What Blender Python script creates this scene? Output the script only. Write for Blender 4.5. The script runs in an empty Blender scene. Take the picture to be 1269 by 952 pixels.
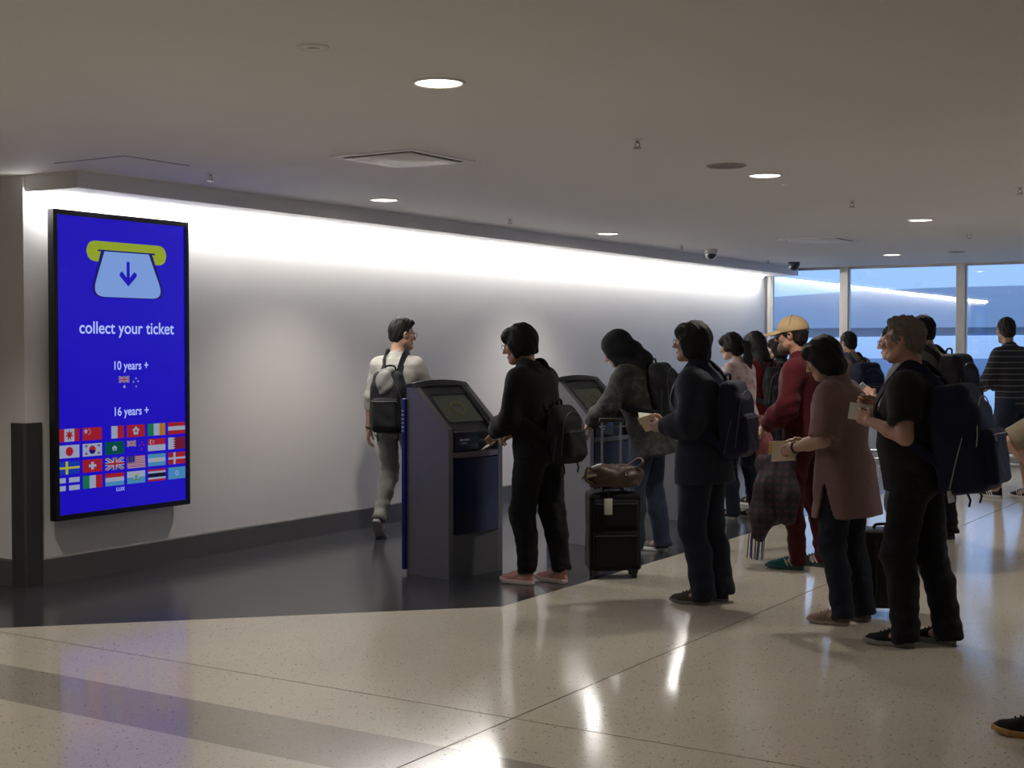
import bpy, bmesh, math, random
import numpy as np
from mathutils import Vector, Matrix
random.seed(7)
S = bpy.context.scene
COL = S.collection
# ------------------------------------------------------------------ camera, world, exposure
cam = bpy.data.objects.new('camera', bpy.data.cameras.new('camera')); COL.objects.link(cam)
cam.data.sensor_width = 36.0
cam.data.lens = 1713.0 / 1269.0 * 36.0
cam.data.clip_end = 600
cam.location = (0, 0, 1.58)
cam.rotation_euler = (math.radians(90 - 1.54), 0, math.radians(32.1))
S.camera = cam
S.view_settings.view_transform = 'Standard'
S.view_settings.look = 'None'
S.view_settings.exposure = 0.0
S.view_settings.gamma = 1.0
S.view_settings.use_curve_mapping = False
W = bpy.data.worlds.new('dusk_sky'); S.world = W; W.use_nodes = True
_b = W.node_tree.nodes['Background']
_b.inputs['Color'].default_value = (0.30, 0.50, 0.90, 1); _b.inputs['Strength'].default_value = 1.5
LED_POWER = 58.0          # emission of the linear cove light
SPOT_POWER = 88.0         # watts of one recessed downlight
CEIL = 2.70; WX = -7.5; WY = 18.8; RX = 4.86; BY = -5.0; CY = 5.96; LX = -12.0

# ------------------------------------------------------------------ materials
MATS = {}
def mat(name, color, rough=0.6, metal=0.0, var=0.0, scale=20.0, bump=0.0, emit=None, estr=0.0, spec=0.5, coat=0.0, sheen=0.0):
    if name in MATS: return MATS[name]
    m = bpy.data.materials.new(name); m.use_nodes = True
    nt = m.node_tree; b = nt.nodes['Principled BSDF']
    c = (*color, 1)
    b.inputs['Base Color'].default_value = c
    b.inputs['Roughness'].default_value = rough
    b.inputs['Metallic'].default_value = metal
    b.inputs['Specular IOR Level'].default_value = spec
    b.inputs['Coat Weight'].default_value = coat
    b.inputs['Sheen Weight'].default_value = sheen
    if emit is not None:
        b.inputs['Emission Color'].default_value = (*emit, 1); b.inputs['Emission Strength'].default_value = estr
    if var > 0 or bump > 0:
        tc = nt.nodes.new('ShaderNodeTexCoord'); nz = nt.nodes.new('ShaderNodeTexNoise')
        nz.inputs['Scale'].default_value = scale; nz.inputs['Detail'].default_value = 4
        nt.links.new(tc.outputs['Object'], nz.inputs['Vector'])
        if var > 0:
            mx = nt.nodes.new('ShaderNodeMix'); mx.data_type = 'RGBA'
            mx.inputs[6].default_value = tuple(max(0, v * (1 - var)) for v in color) + (1,)
            mx.inputs[7].default_value = tuple(min(1, v * (1 + var)) for v in color) + (1,)
            nt.links.new(nz.outputs['Fac'], mx.inputs[0]); nt.links.new(mx.outputs[2], b.inputs['Base Color'])
        if bump > 0:
            bp = nt.nodes.new('ShaderNodeBump'); bp.inputs['Strength'].default_value = bump; bp.inputs['Distance'].default_value = 0.01
            nt.links.new(nz.outputs['Fac'], bp.inputs['Height']); nt.links.new(bp.outputs['Normal'], b.inputs['Normal'])
    MATS[name] = m
    return m

def terrazzo(name, base, dark, light, rough):
    m = bpy.data.materials.new(name); m.use_nodes = True
    nt = m.node_tree; b = nt.nodes['Principled BSDF']
    tc = nt.nodes.new('ShaderNodeTexCoord')
    def vor(scale, lo, hi, rnd):
        v = nt.nodes.new('ShaderNodeTexVoronoi'); v.inputs['Scale'].default_value = scale
        nt.links.new(tc.outputs['Object'], v.inputs['Vector'])
        # chips only in some cells, of varying size
        s = nt.nodes.new('ShaderNodeSeparateColor'); nt.links.new(v.outputs['Color'], s.inputs[0])
        r = nt.nodes.new('ShaderNodeMapRange'); r.inputs[1].default_value = lo; r.inputs[2].default_value = hi
        r.inputs[3].default_value = 1; r.inputs[4].default_value = 0
        nt.links.new(v.outputs['Distance'], r.inputs[0])
        g = nt.nodes.new('ShaderNodeMath'); g.operation = 'LESS_THAN'; g.inputs[1].default_value = rnd
        nt.links.new(s.outputs[0], g.inputs[0])
        mu = nt.nodes.new('ShaderNodeMath'); mu.operation = 'MULTIPLY'
        nt.links.new(r.outputs[0], mu.inputs[0]); nt.links.new(g.outputs[0], mu.inputs[1])
        return mu.outputs[0]
    nz = nt.nodes.new('ShaderNodeTexNoise'); nz.inputs['Scale'].default_value = 1.3; nz.inputs['Detail'].default_value = 3
    nt.links.new(tc.outputs['Object'], nz.inputs['Vector'])
    cur = None
    def mix(fac, a, c2, amt=None):
        x = nt.nodes.new('ShaderNodeMix'); x.data_type = 'RGBA'
        if amt is not None:
            q = nt.nodes.new('ShaderNodeMath'); q.operation = 'MULTIPLY'; q.inputs[1].default_value = amt
            nt.links.new(fac, q.inputs[0]); fac = q.outputs[0]
        nt.links.new(fac, x.inputs[0])
        if isinstance(a, tuple): x.inputs[6].default_value = (*a, 1)
        else: nt.links.new(a, x.inputs[6])
        x.inputs[7].default_value = (*c2, 1)
        return x.outputs[2]
    cur = mix(nz.outputs['Fac'], tuple(v * 0.9 for v in base), tuple(v * 1.1 for v in base))
    cur = mix(vor(160, 0.25, 0.4, 0.5), cur, light, 0.6)
    cur = mix(vor(42, 0.15, 0.25, 0.20), cur, dark, 0.9)
    cur = mix(vor(95, 0.2, 0.32, 0.25), cur, dark, 0.75)
    nt.links.new(cur, b.inputs['Base Color'])
    rr = nt.nodes.new('ShaderNodeMapRange'); rr.inputs[3].default_value = rough * 0.8; rr.inputs[4].default_value = rough * 1.25
    nt.links.new(nz.outputs['Fac'], rr.inputs[0]); nt.links.new(rr.outputs[0], b.inputs['Roughness'])
    MATS[name] = m
    return m

def glass_mat(name, tint, ior=2.25):
    m = bpy.data.materials.new(name); m.use_nodes = True
    nt = m.node_tree; nt.nodes.clear()
    o = nt.nodes.new('ShaderNodeOutputMaterial'); t = nt.nodes.new('ShaderNodeBsdfTransparent'); g = nt.nodes.new('ShaderNodeBsdfGlossy')
    t.inputs['Color'].default_value = (*tint, 1); g.inputs['Roughness'].default_value = 0.02
    f = nt.nodes.new('ShaderNodeFresnel'); f.inputs['IOR'].default_value = ior
    x = nt.nodes.new('ShaderNodeMixShader')
    nt.links.new(f.outputs[0], x.inputs[0]); nt.links.new(t.outputs[0], x.inputs[1]); nt.links.new(g.outputs[0], x.inputs[2])
    nt.links.new(x.outputs[0], o.inputs['Surface'])
    MATS[name] = m
    return m

# ------------------------------------------------------------------ mesh helpers
class MB:
    """collects simple shapes; build() links them as one mesh object"""
    def __init__(s): s.v = []; s.f = []; s.m = []; s.sm = []
    def add(s, vs, fs, mi=0, smooth=False):
        o = len(s.v); s.v += [tuple(p) for p in vs]
        for f in fs: s.f.append([i + o for i in f]); s.m.append(mi); s.sm.append(smooth)
        return s
    def box(s, x0, x1, y0, y1, z0, z1, mi=0, bev=0.0, seg=2):
        if bev <= 0:
            vs = [(x, y, z) for x in (x0, x1) for y in (y0, y1) for z in (z0, z1)]
            return s.add(vs, [(0, 1, 3, 2), (4, 6, 7, 5), (0, 4, 5, 1), (2, 3, 7, 6), (0, 2, 6, 4), (1, 5, 7, 3)], mi)
        bm = bmesh.new(); bmesh.ops.create_cube(bm, size=1)
        for v in bm.verts: v.co = Vector(((x0 + x1) / 2 + v.co.x * (x1 - x0), (y0 + y1) / 2 + v.co.y * (y1 - y0), (z0 + z1) / 2 + v.co.z * (z1 - z0)))
        bmesh.ops.bevel(bm, geom=bm.edges[:], offset=bev, segments=seg, profile=0.5, affect='EDGES')
        return s.bm(bm, mi, True)
    def bm(s, bm, mi=0, smooth=False):
        bm.verts.index_update()
        s.add([v.co[:] for v in bm.verts], [[v.index for v in f.verts] for f in bm.faces], mi, smooth); bm.free(); return s
    def prism(s, poly, a, b, axis='z', mi=0):
        n = len(poly)
        def P(p, t):
            if axis == 'z': return (p[0], p[1], t)
            if axis == 'y': return (p[0], t, p[1])
            return (t, p[0], p[1])
        vs = [P(p, a) for p in poly] + [P(p, b) for p in poly]
        fs = [tuple(range(n))[::-1], tuple(range(n, 2 * n))] + [(i, (i + 1) % n, n + (i + 1) % n, n + i) for i in range(n)]
        return s.add(vs, fs, mi)
    def tube(s, path, r, seg=8, mi=0, closed=False):
        P = [Vector(p) for p in path]; n = len(P); vs = []; fs = []
        rr = r if isinstance(r, (list, tuple)) else [r] * n
        up = None
        for i in range(n):
            if closed: t = P[(i + 1) % n] - P[i - 1]
            else: t = P[min(i + 1, n - 1)] - P[max(i - 1, 0)]
            t.normalize()
            if up is None: up = Vector((0, 0, 1)) if abs(t.z) < 0.9 else Vector((1, 0, 0))
            a = t.cross(up).normalized(); b = a.cross(t).normalized(); up = b
            for k in range(seg):
                w = 2 * math.pi * k / seg
                vs.append(P[i] + (a * math.cos(w) + b * math.sin(w)) * rr[i])
        for i in range(n if closed else n - 1):
            j = (i + 1) % n
            for k in range(seg):
                fs.append((i * seg + k, i * seg + (k + 1) % seg, j * seg + (k + 1) % seg, j * seg + k))
        if not closed: fs += [tuple(range(seg))[::-1], tuple((n - 1) * seg + k for k in range(seg))]
        return s.add(vs, fs, mi, True)
    def lathe(s, prof, seg=24, mi=0, at=(0, 0, 0), smooth=True):
        vs = []; fs = []; n = len(prof)
        for k in range(seg):
            w = 2 * math.pi * k / seg
            for r, z in prof: vs.append((at[0] + r * math.cos(w), at[1] + r * math.sin(w), at[2] + z))
        for k in range(seg):
            k2 = (k + 1) % seg
            for i in range(n - 1): fs.append((k * n + i, k2 * n + i, k2 * n + i + 1, k * n + i + 1))
        return s.add(vs, fs, mi, smooth)
    def build(s, name, m, parent=None, loc=None, rot=None):
        me = bpy.data.meshes.new(name); me.from_pydata(s.v, [], s.f)
        for x in (m if isinstance(m, (list, tuple)) else [m]): me.materials.append(x)
        me.polygons.foreach_set('material_index', s.m); me.polygons.foreach_set('use_smooth', s.sm)
        if any(s.sm):
            b = bmesh.new(); b.from_mesh(me); bmesh.ops.recalc_face_normals(b, faces=b.faces[:])
            for e in b.edges:
                if len(e.link_faces) == 2 and e.calc_face_angle(0) > 0.7: e.smooth = False
            b.to_mesh(me); b.free()
        else:
            b = bmesh.new(); b.from_mesh(me); bmesh.ops.recalc_face_normals(b, faces=b.faces[:]); b.to_mesh(me); b.free()
        me.update()
        return link(name, me, parent, loc, rot)
def link(name, me, parent=None, loc=None, rot=None):
    o = bpy.data.objects.new(name, me); COL.objects.link(o)
    if parent is not None: o.parent = parent
    if loc is not None: o.location = loc
    if rot is not None: o.rotation_euler = rot
    return o
def empty(name, loc=(0, 0, 0), rz=0.0):
    o = bpy.data.objects.new(name, None); COL.objects.link(o); o.location = loc; o.rotation_euler = (0, 0, rz); o.empty_display_size = 0.1
    return o
def tag(o, label, cat, group=None):
    o['label'] = label; o['category'] = cat
    if group: o['group'] = group
    return o
def struct(o):
    o['kind'] = 'structure'; return o
# ------------------------------------------------------------------ the setting
M_wall = mat('wall_paint', (0.80, 0.79, 0.78), 0.55, var=0.02, scale=3)
M_wall2 = mat('grey_wall_paint', (0.72, 0.71, 0.70), 0.6, var=0.03, scale=3)
M_ceil = mat('ceiling_paint', (0.90, 0.885, 0.87), 0.75, var=0.015, scale=2)
M_base = mat('baseboard_vinyl', (0.115, 0.11, 0.11), 0.35, var=0.1, scale=9)
M_guard = mat('corner_guard_vinyl', (0.055, 0.053, 0.053), 0.45, var=0.1, scale=30)
M_frame = mat('window_frame_metal', (0.50, 0.47, 0.43), 0.4, metal=0.2, var=0.04, scale=15)
M_sillw = mat('sill_panel', (0.22, 0.22, 0.23), 0.35, var=0.05, scale=6)
M_terr = terrazzo('beige_terrazzo', (0.55, 0.505, 0.42), (0.10, 0.085, 0.07), (0.68, 0.64, 0.55), 0.13)
M_band = terrazzo('brown_terrazzo', (0.33, 0.30, 0.25), (0.07, 0.06, 0.05), (0.45, 0.42, 0.36), 0.13)
M_dark = mat('dark_floor', (0.040, 0.040, 0.043), 0.17, var=0.15, scale=4)
M_joint = mat('floor_joint', (0.06, 0.055, 0.05), 0.7)
M_glass = glass_mat('window_glass', (0.86, 0.90, 0.94))

fl = struct(MB().box(LX, RX, BY, WY + 0.2, -0.12, -0.006).build('floor', M_joint))
J = 0.004
def slab(poly, m, name='terrazzo_slab'):
    c = Vector((sum(p[0] for p in poly) / len(poly), sum(p[1] for p in poly) / len(poly)))
    return MB().prism(poly, -0.02, 0.0).build(name, m, fl)
A, Bx = 4.95, -3.1
slab([(Bx - J, A + J), (Bx - J, WY), (-4.5, WY), (-4.5, 7.06), (-6.61 + J, A + J)], M_terr)
slab([(Bx + J, A + J), (RX, A + J), (RX, WY), (Bx + J, WY)], M_terr)
slab([(Bx - J, 4.45), (Bx - J, A - J), (-6.61 - J, A - J), (-7.11, 4.45)], M_terr)
slab([(Bx + J, 4.45), (RX, 4.45), (RX, A - J), (Bx + J, A - J)], M_terr)
slab([(Bx - J, 4.0), (Bx - J, 4.45), (-7.11, 4.45), (-7.56, 4.0)], M_band, 'dark_terrazzo_band')
slab([(Bx + J, 4.0), (RX, 4.0), (RX, 4.45), (Bx + J, 4.45)], M_band, 'dark_terrazzo_band')
slab([(Bx - J, BY), (Bx - J, 4.0), (-7.56, 4.0), (LX, -0.44), (LX, BY)], M_terr)
slab([(Bx + J, BY), (RX, BY), (RX, 4.0), (Bx + J, 4.0)], M_terr)
slab([(-4.5, WY), (WX, WY), (WX, CY), (LX, CY), (LX, -0.44), (-4.5, 7.06)], M_dark, 'dark_floor_strip')

struct(MB().box(LX - 0.2, RX + 0.2, BY - 0.2, WY + 0.25, CEIL, CEIL + 0.25).build('ceiling', M_ceil))
struct(MB().box(WX - 0.25, WX, CY, WY + 0.25, -0.12, CEIL).build('wall_left', M_wall))
struct(MB().box(LX, WX - 0.25, CY, CY + 0.25, -0.12, CEIL).build('wall_entrance', M_wall))
struct(MB().box(LX - 0.2, LX, BY, CY + 0.25, -0.12, CEIL).build('wall_side', M_wall2))
struct(MB().box(LX - 0.2, RX + 0.2, BY - 0.2, BY, -0.12, CEIL).build('wall_back', M_wall2))
struct(MB().box(RX, RX + 0.2, BY, WY + 0.25, -0.12, CEIL).build('wall_right', M_wall2))
struct(MB().box(WX, RX, WY, WY + 0.25, -0.12, 0.55).build('wall_far', M_sillw))
# baseboards with a small cap
def bprof(t): return [(0, 0), (t, 0), (t, 0.165), (t - 0.006, 0.175), (0, 0.175)]
b = MB(); b.prism([(WX + x, z) for x, z in bprof(0.016)], CY + 0.11, WY - 0.01, 'y'); struct(b.build('baseboard_left', M_base))
b = MB(); b.prism([(CY - x, z) for x, z in bprof(0.016)], LX, WX - 0.11, 'x'); struct(b.build('baseboard_entrance', M_base))
# vinyl corner guard wrapped round the convex corner
g = 0.022
b = MB(); b.prism([(WX - 0.115, CY), (WX - 0.115, CY - g), (WX + g * 0.4, CY - g), (WX + g, CY - g * 0.4), (WX + g, CY + 0.118), (WX, CY + 0.118), (WX, CY)], 0.0, 1.08)
struct(b.build('trim_1', M_guard))
# bulkhead with the cove light under it
bk = struct(MB().box(WX, -7.0, CY + 0.02, WY, 2.59, CEIL).build('bulkhead', mat('bulkhead_paint', (0.82, 0.81, 0.82), 0.6)))
lt = empty('linear_cove_light', (WX, CY, 2.59))
tag(lt, 'long white linear light running under the bulkhead along the wall top', 'light')
M_led = mat('led_diffuser', (0.9, 0.9, 0.9), 0.4, emit=(1.0, 0.975, 0.94), estr=LED_POWER)
b = MB()
pr = [(0.022, 0), (0.078, 0), (0.078, -0.022), (0.066, -0.032), (0.034, -0.032), (0.022, -0.022)]
b.prism(pr, 0.025, WY - CY - 0.25, 'y'); b.build('diffuser', M_led, lt)
# windows: mullions, head, sill, panes
mul = [WX + 0.03, -6.34, -4.74, -3.14, -1.54, 0.06, 1.66, 3.26, RX - 0.03]
for i in range(8):
    x0, x1 = mul[i], mul[i + 1]
    w = struct(empty('window_%d' % (i + 1), ((x0 + x1) / 2, WY + 0.08, 0.55)))
    h = (x1 - x0) / 2
    fr = MB(); z1 = CEIL - 0.55
    fr.box(-h, -h + 0.055, -0.06, 0.06, 0, z1); fr.box(h - 0.055, h, -0.06, 0.06, 0, z1)
    fr.box(-h + 0.055, h - 0.055, -0.05, 0.05, 0, 0.05); fr.box(-h + 0.055, h - 0.055, -0.05, 0.05, z1 - 0.035, z1)
    fr.build('window_frame', M_frame, w)
    bd = MB()
    for s in (-1, 1): bd.box(s * (h - 0.062) - 0.008, s * (h - 0.062) + 0.008, -0.035, 0.03, 0.05, z1 - 0.035)
    bd.build('glazing_bead', mat('pale_bead', (0.72, 0.70, 0.66), 0.35), w)
    MB().add([(-h + 0.05, 0.0, 0.045), (h - 0.05, 0.0, 0.045), (h - 0.05, 0.0, z1 - 0.03), (-h + 0.05, 0.0, z1 - 0.03)], [(0, 1, 2, 3)]).build('glass_pane', M_glass, w)
struct(MB().box(WX, RX, WY - 0.05, WY + 0.14, 0.55, 0.58, bev=0.006).build('trim_2', M_frame))
# low guard rail in front of the sill panel
rl = empty('guard_rail', (-4.0, WY - 0.22, 0)); tag(rl, 'low chrome guard rail along the foot of the window wall', 'rail')
M_chrome = mat('brushed_chrome', (0.7, 0.7, 0.72), 0.22, metal=1.0)
MB().tube([(-3.3, 0, 0.17), (8.7, 0, 0.17)], 0.022, 12).build('rail_bar', M_chrome, rl)
MB().tube([(-3.3, 0, 0.06), (8.7, 0, 0.06)], 0.016, 12).build('rail_bar', M_chrome, rl)
for k in range(11):
    MB().tube([(-3.3 + 1.2 * k, 0, 0.0), (-3.3 + 1.2 * k, 0, 0.17)], 0.018, 8).build('post', M_chrome, rl)

# ------------------------------------------------------------------ ceiling fittings
M_ring = mat('downlight_trim', (0.8, 0.79, 0.77), 0.35)
M_lens = mat('downlight_lens', (0.9, 0.88, 0.8), 0.3, emit=(1.0, 0.90, 0.74), estr=9.0)
M_refl = mat('downlight_reflector', (0.85, 0.84, 0.8), 0.15, metal=0.7)
def downlight(x, y, label, r=0.102):
    e = empty('downlight', (x, y, CEIL)); tag(e, label, 'downlight', 'recessed downlights in the ceiling')
    MB().lathe([(r + 0.012, 0), (r + 0.012, -0.004), (r + 0.004, -0.009), (r - 0.004, -0.006), (r - 0.006, 0)], 32).build('trim_ring', M_ring, e)
    MB().lathe([(r - 0.005, -0.0025), (0.0001, -0.0045)], 32).build('lens', M_lens, e)
    MB().lathe([(0.022, -0.004), (0.022, -0.007), (0.016, -0.009), (0.0001, -0.009)], 16).build('lamp_cap', M_lens, e)
    L = bpy.data.lights.new('downlight_beam', 'SPOT'); L.energy = SPOT_POWER; L.color = (1.0, 0.925, 0.83)
    L.spot_size = math.radians(118); L.spot_blend = 0.75; L.shadow_soft_size = 0.07
    o = link('downlight_beam', L, e, (0, 0, -0.035))
DL = [(-3.39, 4.82, 'large lit downlight in the ceiling above the blue ticket display, nearest the camera'),
      (-6.43, 8.42, 'lit downlight near the bulkhead behind the square air vent'),
      (-3.41, 8.54, 'lit downlight beside the dark round ceiling speaker'),
      (-6.47, 12.1, 'lit downlight above the floral jacket woman near the bulkhead'),
      (-3.44, 12.26, 'lit downlight above the white-haired man, far along the ceiling'),
      (-5.03, 16.7, 'small lit downlight closest to the windows')]
for x, y, l in DL: downlight(x, y, l)
for x, y, k in [(-0.4, 8.5, 'lit downlight in the ceiling outside the picture, beyond the man in shorts'), (-0.4, 12.2, 'lit downlight in the ceiling outside the picture, farther toward the windows'),
                (-3.4, 1.1, 'added fill downlight in the ceiling out of view, beside the viewer'), (-6.45, 4.7, 'lit downlight in the ceiling outside the picture, before the corner guard'), (-9.5, 3.6, 'added fill downlight in the side passage out of view, brightening the entrance wall'), (-6.45, 1.0, 'added fill downlight in the ceiling out of view, behind the diagonal floor edge')]:  # viewer, side passage and diagonal edge: downlights added to brighten walls and ceiling
    downlight(x, y, k)

M_vent = mat('vent_paint', (0.93, 0.92, 0.91), 0.45)
M_slot = mat('vent_slot', (0.03, 0.03, 0.03), 0.8)
def cassette(x0, x1, y0, y1, label):
    e = empty('air_vent', ((x0 + x1) / 2, (y0 + y1) / 2, CEIL)); tag(e, label, 'air vent')
    hx, hy = (x1 - x0) / 2, (y1 - y0) / 2
    f = MB(); t = 0.045
    for a in ((-hx, hx, -hy, -hy + t), (-hx, hx, hy - t, hy), (-hx, -hx + t, -hy + t, hy - t), (hx - t, hx, -hy + t, hy - t)):
        f.box(a[0], a[1], a[2], a[3], -0.008, 0)
    f.build('frame', M_vent, e)
    MB().box(-hx + t, hx - t, -hy + t, hy - t, -0.006, 0).build('duct_opening', M_slot, e)
    i = t + 0.026
    MB().box(-hx + i, hx - i, -hy + i, hy - i, -0.014, -0.007, bev=0.003).build('diffuser_plate', M_vent, e)
cassette(-5.24, -4.63, 6.33, 6.97, 'large square ceiling air vent nearest the blue display')
cassette(-5.32, -4.66, 13.7, 14.35, 'square ceiling air vent far off near the windows')
ap = empty('access_panel', (-6.55, 5.94, CEIL)); tag(ap, 'flush square access panel in the ceiling near the wall corner', 'panel')
MB().box(-0.31, 0.31, -0.26, 0.26, -0.002, 0).build('panel_gap', mat('panel_gap', (0.2, 0.2, 0.2), 0.8), ap)
MB().box(-0.303, 0.303, -0.253, 0.253, -0.004, -0.001).build('panel_door', M_ceil, ap)
M_brass = mat('sprinkler_metal', (0.35, 0.32, 0.28), 0.35, metal=0.8)
def at_ceiling(px, py, d=0.0):
    # ceiling point seen at that place of the photograph: the fitting stands there in the room
    dv = Vector(((px - 634.5) / 1713.0, -(py - 476.0) / 1713.0, -1.0))
    w = cam.rotation_euler.to_matrix() @ dv
    t = (CEIL - d - 1.58) / w.z
    return cam.location + w * t
SPR = [(261, 215, 'ceiling sprinkler head nearest the blue ticket display'), (790, 173, 'ceiling sprinkler head nearest the camera, in the middle'),
       (632, 271, 'ceiling sprinkler head above the black-clothed woman at the kiosk'), (845, 304, 'ceiling sprinkler head beside the white dome camera'), (1056, 249, 'ceiling sprinkler head past the smoke detector'),
       (1201, 290, 'ceiling sprinkler head above the third window pane'), (1264, 232, 'ceiling sprinkler head at the right picture edge'), (952, 322, 'ceiling sprinkler head between the two dome cameras')]
spr_src = None
for px, py, l in SPR:
    p = at_ceiling(px, py)
    e = empty('sprinkler', (p.x, p.y, CEIL)); tag(e, l, 'sprinkler', 'sprinkler heads in the ceiling')
    MB().lathe([(0.038, 0), (0.036, -0.004), (0.018, -0.008), (0.0001, -0.008)], 20).build('escutcheon', M_ring, e)
    b = MB().lathe([(0.010, -0.006), (0.010, -0.02), (0.0001, -0.02)], 10)
    b.tube([(0.011, 0, -0.018), (0.014, 0, -0.032), (0.003, 0, -0.046)], 0.003, 6); b.tube([(-0.011, 0, -0.018), (-0.014, 0, -0.032), (-0.003, 0, -0.046)], 0.003, 6)
    b.build('frame_arms', M_brass, e)
    MB().lathe([(0.0001, -0.045), (0.022, -0.045), (0.022, -0.049), (0.0001, -0.049)], 14, smooth=False).build('deflector', M_brass, e)
def disc_fitting(px, py, r, name, label, cat, m, rim):
    p = at_ceiling(px, py); e = empty(name, (p.x, p.y, CEIL)); tag(e, label, cat)
    MB().lathe([(r, 0), (r, -0.004), (r * 0.93, -0.008), (r * 0.86, -0.006)], 32).build('rim', rim, e)
    MB().lathe([(r * 0.88, -0.005), (0.0001, -0.006)], 32).build('grille', m, e)
    return e
disc_fitting(900, 205, 0.125, 'ceiling_speaker', 'dark round flush ceiling speaker beside a lit downlight', 'speaker', mat('speaker_grille', (0.36, 0.33, 0.31), 0.7, bump=0.4, scale=300), mat('speaker_rim', (0.42, 0.40, 0.38), 0.6))
disc_fitting(1185, 312, 0.10, 'ceiling_speaker', 'small dark ceiling speaker close above the far window', 'speaker', MATS['speaker_grille'], MATS['speaker_rim'])
e = disc_fitting(388, 58, 0.062, 'alarm_sounder', 'pale round plate with a centre button in the near ceiling', 'detector', M_vent, M_vent)
MB().lathe([(0.024, -0.004), (0.022, -0.012), (0.0001, -0.014)], 20).build('button', M_vent, e)
e = disc_fitting(977, 228, 0.05, 'smoke_detector', 'small pale smoke detector on the ceiling past a lit downlight', 'detector', M_vent, M_vent)
MB().lathe([(0.044, -0.004), (0.042, -0.016), (0.030, -0.026), (0.0001, -0.029)], 24).build('sensor_cap', M_vent, e)
def dome_camera(px, py, body, label):
    p = at_ceiling(px, py); e = empty('dome_camera', (p.x, p.y, CEIL)); tag(e, label, 'security camera')
    MB().lathe([(0.075, 0), (0.078, -0.012), (0.074, -0.045), (0.066, -0.055)], 28).build('housing', body, e)
    pr = [(0.064 * math.cos(a), -0.052 - 0.062 * math.sin(a)) for a in [i * math.pi / 20 for i in range(10)]] + [(0.0001, -0.114)]
    MB().lathe(pr, 28).build('dome', mat('smoked_dome', (0.02, 0.02, 0.022), 0.06, coat=1.0), e)
dome_camera(881, 309, mat('dome_housing_white', (0.7, 0.7, 0.7), 0.4), 'white-rimmed dome security camera on the ceiling near the bulkhead')
dome_camera(984, 325, mat('dome_housing_black', (0.04, 0.04, 0.045), 0.4), 'black dome security camera on the ceiling by the first window')
# wall switch on the far stretch of the left wall
sw = empty('wall_switch', (WX, 16.8, 1.5)); tag(sw, 'small white switch plate on the wall near the windows', 'switch')
MB().box(0, 0.012, -0.045, 0.045, -0.07, 0.07, bev=0.004).build('plate', M_vent, sw)
MB().box(0.012, 0.018, -0.015, 0.015, -0.02, 0.02).build('rocker', mat('rocker_grey', (0.3, 0.3, 0.3), 0.4), sw)

# ------------------------------------------------------------------ ticket display on the wall
SY0, SY1, SZ0, SZ1 = 6.11, 7.33, 0.425, 2.49
dsp = empty('ticket_display', (WX + 0.025, (SY0 + SY1) / 2, SZ0)); tag(dsp, 'tall blue wall display reading collect your ticket with rows of flags', 'display')
M_black = mat('black_bezel', (0.012, 0.012, 0.013), 0.3)
HW = (SY1 - SY0) / 2; HH = SZ1 - SZ0; TX = 0.085
b = MB(); z = 0.035
b.box(0.03, TX, -HW, -HW + z, 0, HH); b.box(0.03, TX, HW - z, HW, 0, HH); b.box(0.03, TX, -HW + z, HW - z, 0, z); b.box(0.03, TX, -HW + z, HW - z, HH - z, HH)
b.box(0.03, TX - 0.012, -HW + z, HW - z, z, HH - z)
b.build('bezel', M_black, dsp)
MB().box(0.0, 0.03, -0.35, 0.35, 0.4, HH - 0.4).build('wall_bracket', M_black, dsp)
def emis(name, c, s=1.0):
    return mat(name, tuple(v * 0.02 for v in c), 0.25, emit=c, estr=s if name in ('screen_blue', 'screen_text', 'screen_pale', 'screen_olive') else s * 0.7)
SB = 1.0
M_scr = emis('screen_blue', (0.012, 0.004, 0.50), 0.9)
scr = MB().box(TX - 0.012, TX - 0.010, -HW + z, HW - z, z, HH - z).build('screen', M_scr, dsp)
E = {'w': emis('screen_white', (0.50, 0.56, 0.80), 0.75), 'pale': emis('screen_pale', (0.22, 0.38, 0.80), 0.8), 'olive': emis('screen_olive', (0.28, 0.36, 0.02), 0.9),
     'r': emis('screen_red', (0.45, 0.015, 0.03), 0.9), 'g': emis('screen_green', (0.01, 0.22, 0.10), 0.9), 'dg': emis('screen_dark_green', (0.0, 0.10, 0.07), 0.9), 'k': emis('screen_black', (0.005, 0.005, 0.03)), 'o': emis('screen_orange', (0.5, 0.18, 0.02)),
     'y': emis('screen_yellow', (0.5, 0.5, 0.03)), 'lb': emis('screen_light_blue', (0.08, 0.33, 0.62), 0.9), 'db': emis('screen_navy', (0.01, 0.006, 0.18)), 'b': emis('screen_mid_blue', (0.01, 0.05, 0.55), 0.9), 'tx': emis('screen_text', (0.40, 0.48, 0.88), 1.0), 'n': M_scr, 'm': emis('screen_maroon', (0.20, 0.01, 0.04), 0.9)}
EK = list(E)
XS = TX - 0.0095
# the picture plane: u runs 0..1 across, v 0..1 down the lit screen; layer lifts later shapes by a hair
SW_, SH_ = 2 * (HW - z), HH - 2 * z
def UV(u, v, l=0): return (XS + 0.0003 * l, -HW + z + u * SW_, HH - z - v * SH_)
class Pic:
    def __init__(s, l=0): s.b = MB(); s.l = l
    def poly(s, pts, k): s.b.add([UV(u, v, s.l) for u, v in pts], [tuple(range(len(pts)))], EK.index(k)); s.l += 1; return s
    def rect(s, u0, v0, u1, v1, k): return s.poly([(u0, v0), (u1, v0), (u1, v1), (u0, v1)], k)
    def disc(s, u, v, r, k, n=18, a0=0, a1=2 * math.pi): return s.poly([(u + r * math.cos(a0 + (a1 - a0) * i / n), v + r * SW_ / SH_ * math.sin(a0 + (a1 - a0) * i / n)) for i in range(n)], k)
    def build(s, name): return s.b.build(name, [E[k] for k in EK], scr)
AR = SW_ / SH_
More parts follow.
